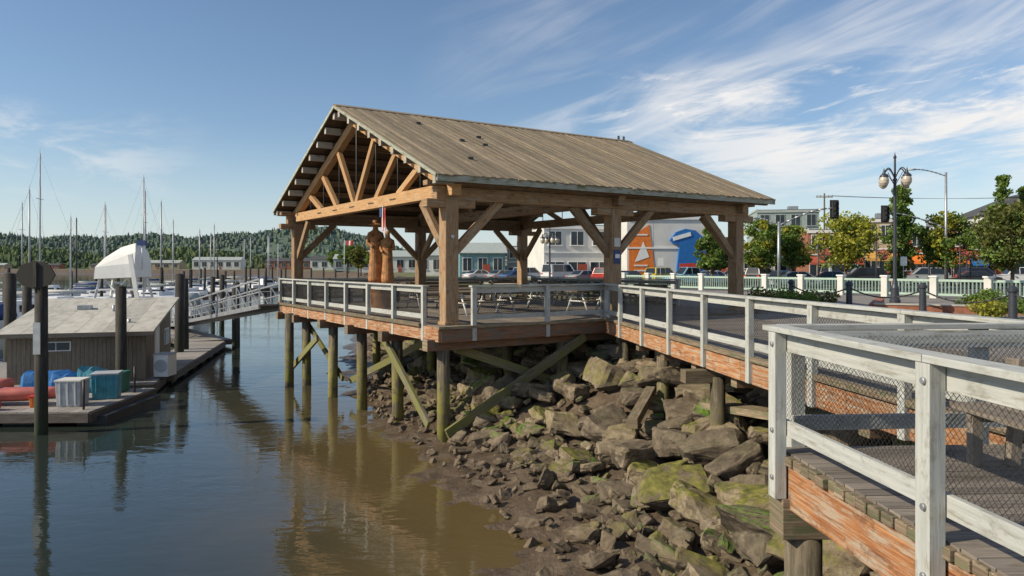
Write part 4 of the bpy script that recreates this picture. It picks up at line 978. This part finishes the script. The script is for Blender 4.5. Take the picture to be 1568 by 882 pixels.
def cobra(x,y,H,dx,signal=None,mk='galv'):
    s=empty('street_light_pole',(x,y,-.3)); m_=MB(); m_.cyl((0,0,0),(0,0,H),.13,.09,10,mk); m_.cyl((0,0,0),(0,0,.25),.22,n=10,mk=mk)
    prev=V((0,0,H-.3))
    for i in range(1,8):
        t=i/7; p=V((dx*t,0,H-.3+.55*math.sin(t*1.6))); m_.cyl(prev,p,.05,n=6,mk=mk); prev=p
    m_.loft([[prev+V((0,-.12,-.06)),prev+V((0,.12,-.06)),prev+V((0,.1,.06)),prev+V((0,-.1,.06))],[prev+V((math.copysign(.7,dx),-.14,-.1)),prev+V((math.copysign(.7,dx),.14,-.1)),prev+V((math.copysign(.6,dx),.08,.04)),prev+V((math.copysign(.6,dx),-.08,.04))]],'grey')
    if signal:
        sx_,z_=signal; prev=V((0,0,z_-1.3))
        for i in range(1,8):
            t=i/7; p=V((sx_*t,0,z_-1.3+1.3*math.sin(t*1.57))); m_.cyl(prev,p,.07,n=6,mk=mk); prev=p
    m_.obj('pole',s)
    if signal:
        m_=MB(); p=V((sx_,0,z_)); m_.box(p+V((0,-.15,-.1)),(.42,.3,1.15),'signalyellow'); m_.box(p+V((0,.02,-.1)),(.65,.03,1.4),'signalyellow')
        for j,c in enumerate(('red','yellow','green')): m_.cyl(p+V((0,-.30,.25-j*.36)),p+V((0,-.33,.25-j*.36)),.13,n=10,mk='signalyellow'); m_.cyl(p+V((0,-.30,.25-j*.36)),p+V((0,-.5,.28-j*.36)),.16,.14,10,'signalyellow',caps=False)
        m_.obj('traffic_signal',s)
cobra(19.7,54,5.2,-1.6,(4.1,5.0+1.2)); cobra(35.6,60,9.6,-2.5,(-5.0,6.3)); cobra(16.6,86,8,-1.8); cobra(62,72,9,-2.4)
def upole(x,y,H):
    m_=MB(); m_.cyl((x,y,-.3),(x,y,H),.15,.1,8,'pile'); m_.beam((x-1.1,y,H-.5),(x+1.1,y,H-.5),.1,.12,'timber')
    for k in (-1,-.5,.5,1): m_.cyl((x+k,y,H-.45),(x+k,y,H-.2),.05,n=6,mk='grey')
    m_.obj('utility_pole')
upole(41,96,11.2); upole(17.2,88,7.5); upole(5,96,6); upole(80,78,11)
m_=MB()
for k in (-1,.5,1):
    prev=None
    for i in range(17):
        t=i/16; p=V((41+k,96,10.9)).lerp(V((80+k,78,10.7)),t)-V((0,0,1.0*(1-(2*t-1)**2)))
        if prev: m_.cyl(prev,p,.018,n=4,mk='steel_dark',caps=False)
        prev=p
m_.obj('power_lines')
def tsign(x,y,h,mk,shape='rect'):
    m_=MB(); m_.cyl((x,y,-.3),(x,y,h),.035,n=6,mk='galv')
    if shape=='rect': m_.box((x,y-.05,h-.4),(.5,.02,.7),mk)
    else:
        pp=[V((x+math.cos(t)*.4,y-.06,h-.4+math.sin(t)*.4)) for t in np.linspace(.39,.39+2*math.pi,9)[:-1]]; m_.loft([pp,[p-V((0,.02,0)) for p in pp]],mk)
    m_.sm=[False]*len(m_.sm); m_.obj('traffic_sign')
tsign(30.5,57,2.4,'white'); tsign(41,62,2.4,'bright_blue'); tsign(13.4,66,2.4,'white')
for x,y in ((25.9,52),(34.3,56),(37.6,60),(22.6,54)):
    s=empty('hanging_flower_basket',(x,y,-.3)); m_=MB(); m_.cyl((0,0,0),(0,0,3.6),.05,n=8,mk='lampiron'); m_.cyl((0,0,3.4),(.5,0,3.5),.02,n=5,mk='lampiron'); m_.cyl((.5,0,3.5),(.5,0,2.9),.008,n=3,mk='lampiron'); m_.lathe((.5,0,2.3),[(0,0),(.22,.1),(.3,.4),(0,.42)],10,'bark'); m_.obj('post',s)
    m_=MB(); leafcloud(m_,(.5,0,2.7),(.45,.45,.35),220,.06,'leaf'); leafcloud(m_,(.5,0,2.75),(.48,.48,.38),200,.055,'pinkflower'); m_.obj('flowers',s)
bp=[V((12.6,33,-.1)),V((13.6,29.5,-.1)),V((14.6,26.,-.1)),V((15.2,22.2,-.1)),V((16.2,17.8,-.1)),V((17.5,13,-.1))]
for i,p in enumerate(bp):
    m_=MB(); m_.lathe(p,[(0,0),(.16,0),(.16,.1),(.12,.14),(.11,.9),(.15,.93),(.15,1.0),(.09,1.08),(0,1.12)],12,'lampiron'); 
    m_.obj('chain_bollard')
m_=MB()
for p,q in zip(bp[:-1],bp[1:]):
    prev=None
    for i in range(15):
        t=i/14; c=p.lerp(q,t)+V((0,0,.85-.34*(1-(2*t-1)**2)))
        if prev: m_.cyl(prev,c,.028,n=6,mk='steel_dark')
        prev=c
m_.obj('barrier_chain')
m_=MB(); m_.cyl((-47,205,-.3),(-47,205,9),.08,n=6,mk='white'); 
for i in range(6): m_.beam((-46.9+i*.4,205+.1*math.sin(i),8.2),(-46.5+i*.4,205+.1*math.sin(i+1),8.15),.03,1.3,'red' if i%3 else 'white')
m_.obj('flagpole')
# ------------------------------------------------------------------ sky, sun, camera
az=V((-1,-.30,0)).normalized(); el=math.radians(33)
sd=V((az.x*math.cos(el),az.y*math.cos(el),math.sin(el)))
L_=bpy.data.lights.new('sun','SUN'); L_.energy=5.0; L_.angle=math.radians(.5); L_.color=(1,.88,.68)
so=bpy.data.objects.new('sun',L_); scene.collection.objects.link(so); so.rotation_euler=sd.to_track_quat('Z','Y').to_euler()
wd=bpy.data.worlds.new('World'); scene.world=wd; wd.use_nodes=True; nt=wd.node_tree
bg=nt.nodes['Background']; sky=nt.nodes.new('ShaderNodeTexSky'); sky.sky_type='NISHITA'; sky.sun_disc=False; sky.sun_elevation=el
sky.sun_rotation=math.atan2(az.x,az.y)%(2*math.pi); sky.air_density=1.0; sky.dust_density=.4; sky.ozone_density=3.0
tc=N(nt,'ShaderNodeTexCoord').outputs['Generated']; sx=nt.nodes.new('ShaderNodeSeparateXYZ'); nt.links.new(tc,sx.inputs[0])
a_=math_(nt,'ARCTAN2',sx.outputs[0],sx.outputs[1]); e_=sx.outputs[2]
cb_=nt.nodes.new('ShaderNodeCombineXYZ'); nt.links.new(a_,cb_.inputs[0]); nt.links.new(e_,cb_.inputs[1])
P=cb_.outputs[0]
def mr(v,a,b,c=0.,d=1.):
    n=nt.nodes.new('ShaderNodeMapRange'); n.interpolation_type='SMOOTHSTEP'; n.inputs[1].default_value=a;n.inputs[2].default_value=b;n.inputs[3].default_value=c;n.inputs[4].default_value=d; nt.links.new(v,n.inputs[0]); return n.outputs[0]
def mul(*x):
    o=x[0]
    for y in x[1:]: o=math_(nt,'MULTIPLY',o,y)
    return o
n1=noise_(nt,mapping(nt,mapping(nt,P,(1,1,1),(0,0,-.36)),(1.8,10,1),loc=(1.3,.4,0)),1.5,6,.60,.9)
nb_=noise_(nt,mapping(nt,P,(2.,4,1),(0,0,-.3)),1.4,3,.5)
wisp=mul(mr(n1,.36,.76),mr(a_,-.15,.12),mr(e_,.10,.22),mr(nb_,.28,.58))
n2=noise_(nt,mapping(nt,mapping(nt,P,(1,1,1),(0,0,-.08)),(3.0,15,1),loc=(4.7,2.1,0)),1.4,7,.64,.6)
band=mul(mr(n2,.40,.60),mr(a_,.10,.36),mr(e_,.06,.14),mr(e_,.29,.20))
n4=noise_(nt,mapping(nt,mapping(nt,P,(1,1,1),(0,0,-.12)),(6.0,26,1),loc=(9.7,5.1,0)),1.4,7,.64,.5)
puff=mul(mr(n4,.54,.68),mr(a_,.05,.2),mr(e_,.15,.19),mr(e_,.27,.22))
n3=noise_(nt,mapping(nt,P,(7,26,1),(0,0,.15)),1.2,6,.62,.4)
pf=mul(mr(n3,.44,.66),mr(a_,-.36,-.56),mr(e_,.07,.12),mr(e_,.20,.15))
cf=math_(nt,'ADD',math_(nt,'ADD',mul(wisp,.72),mul(band,.90)),math_(nt,'ADD',mul(pf,.5),mul(puff,.6)),clamp=True)
haze=mr(e_,.19,-.02,0.,.58)
skyc=mix(nt,haze,sky.outputs[0],(5.5,6.4,7.1))
colr=mix(nt,cf,skyc,(7.4,7.3,7.2))
nt.links.new(colr,bg.inputs[0]); bg.inputs[1].default_value=.122
cam=bpy.data.cameras.new('camera'); co=bpy.data.objects.new('camera',cam); scene.collection.objects.link(co)
co.location=(0,0,1.59); co.rotation_euler=(math.pi/2,0,0); cam.sensor_width=36; cam.lens=36*1120/1568; cam.shift_y=-33/1568; cam.clip_start=.05; cam.clip_end=6000
scene.camera=co
scene.view_settings.view_transform='Standard'; scene.view_settings.look='None'; scene.view_settings.exposure=0
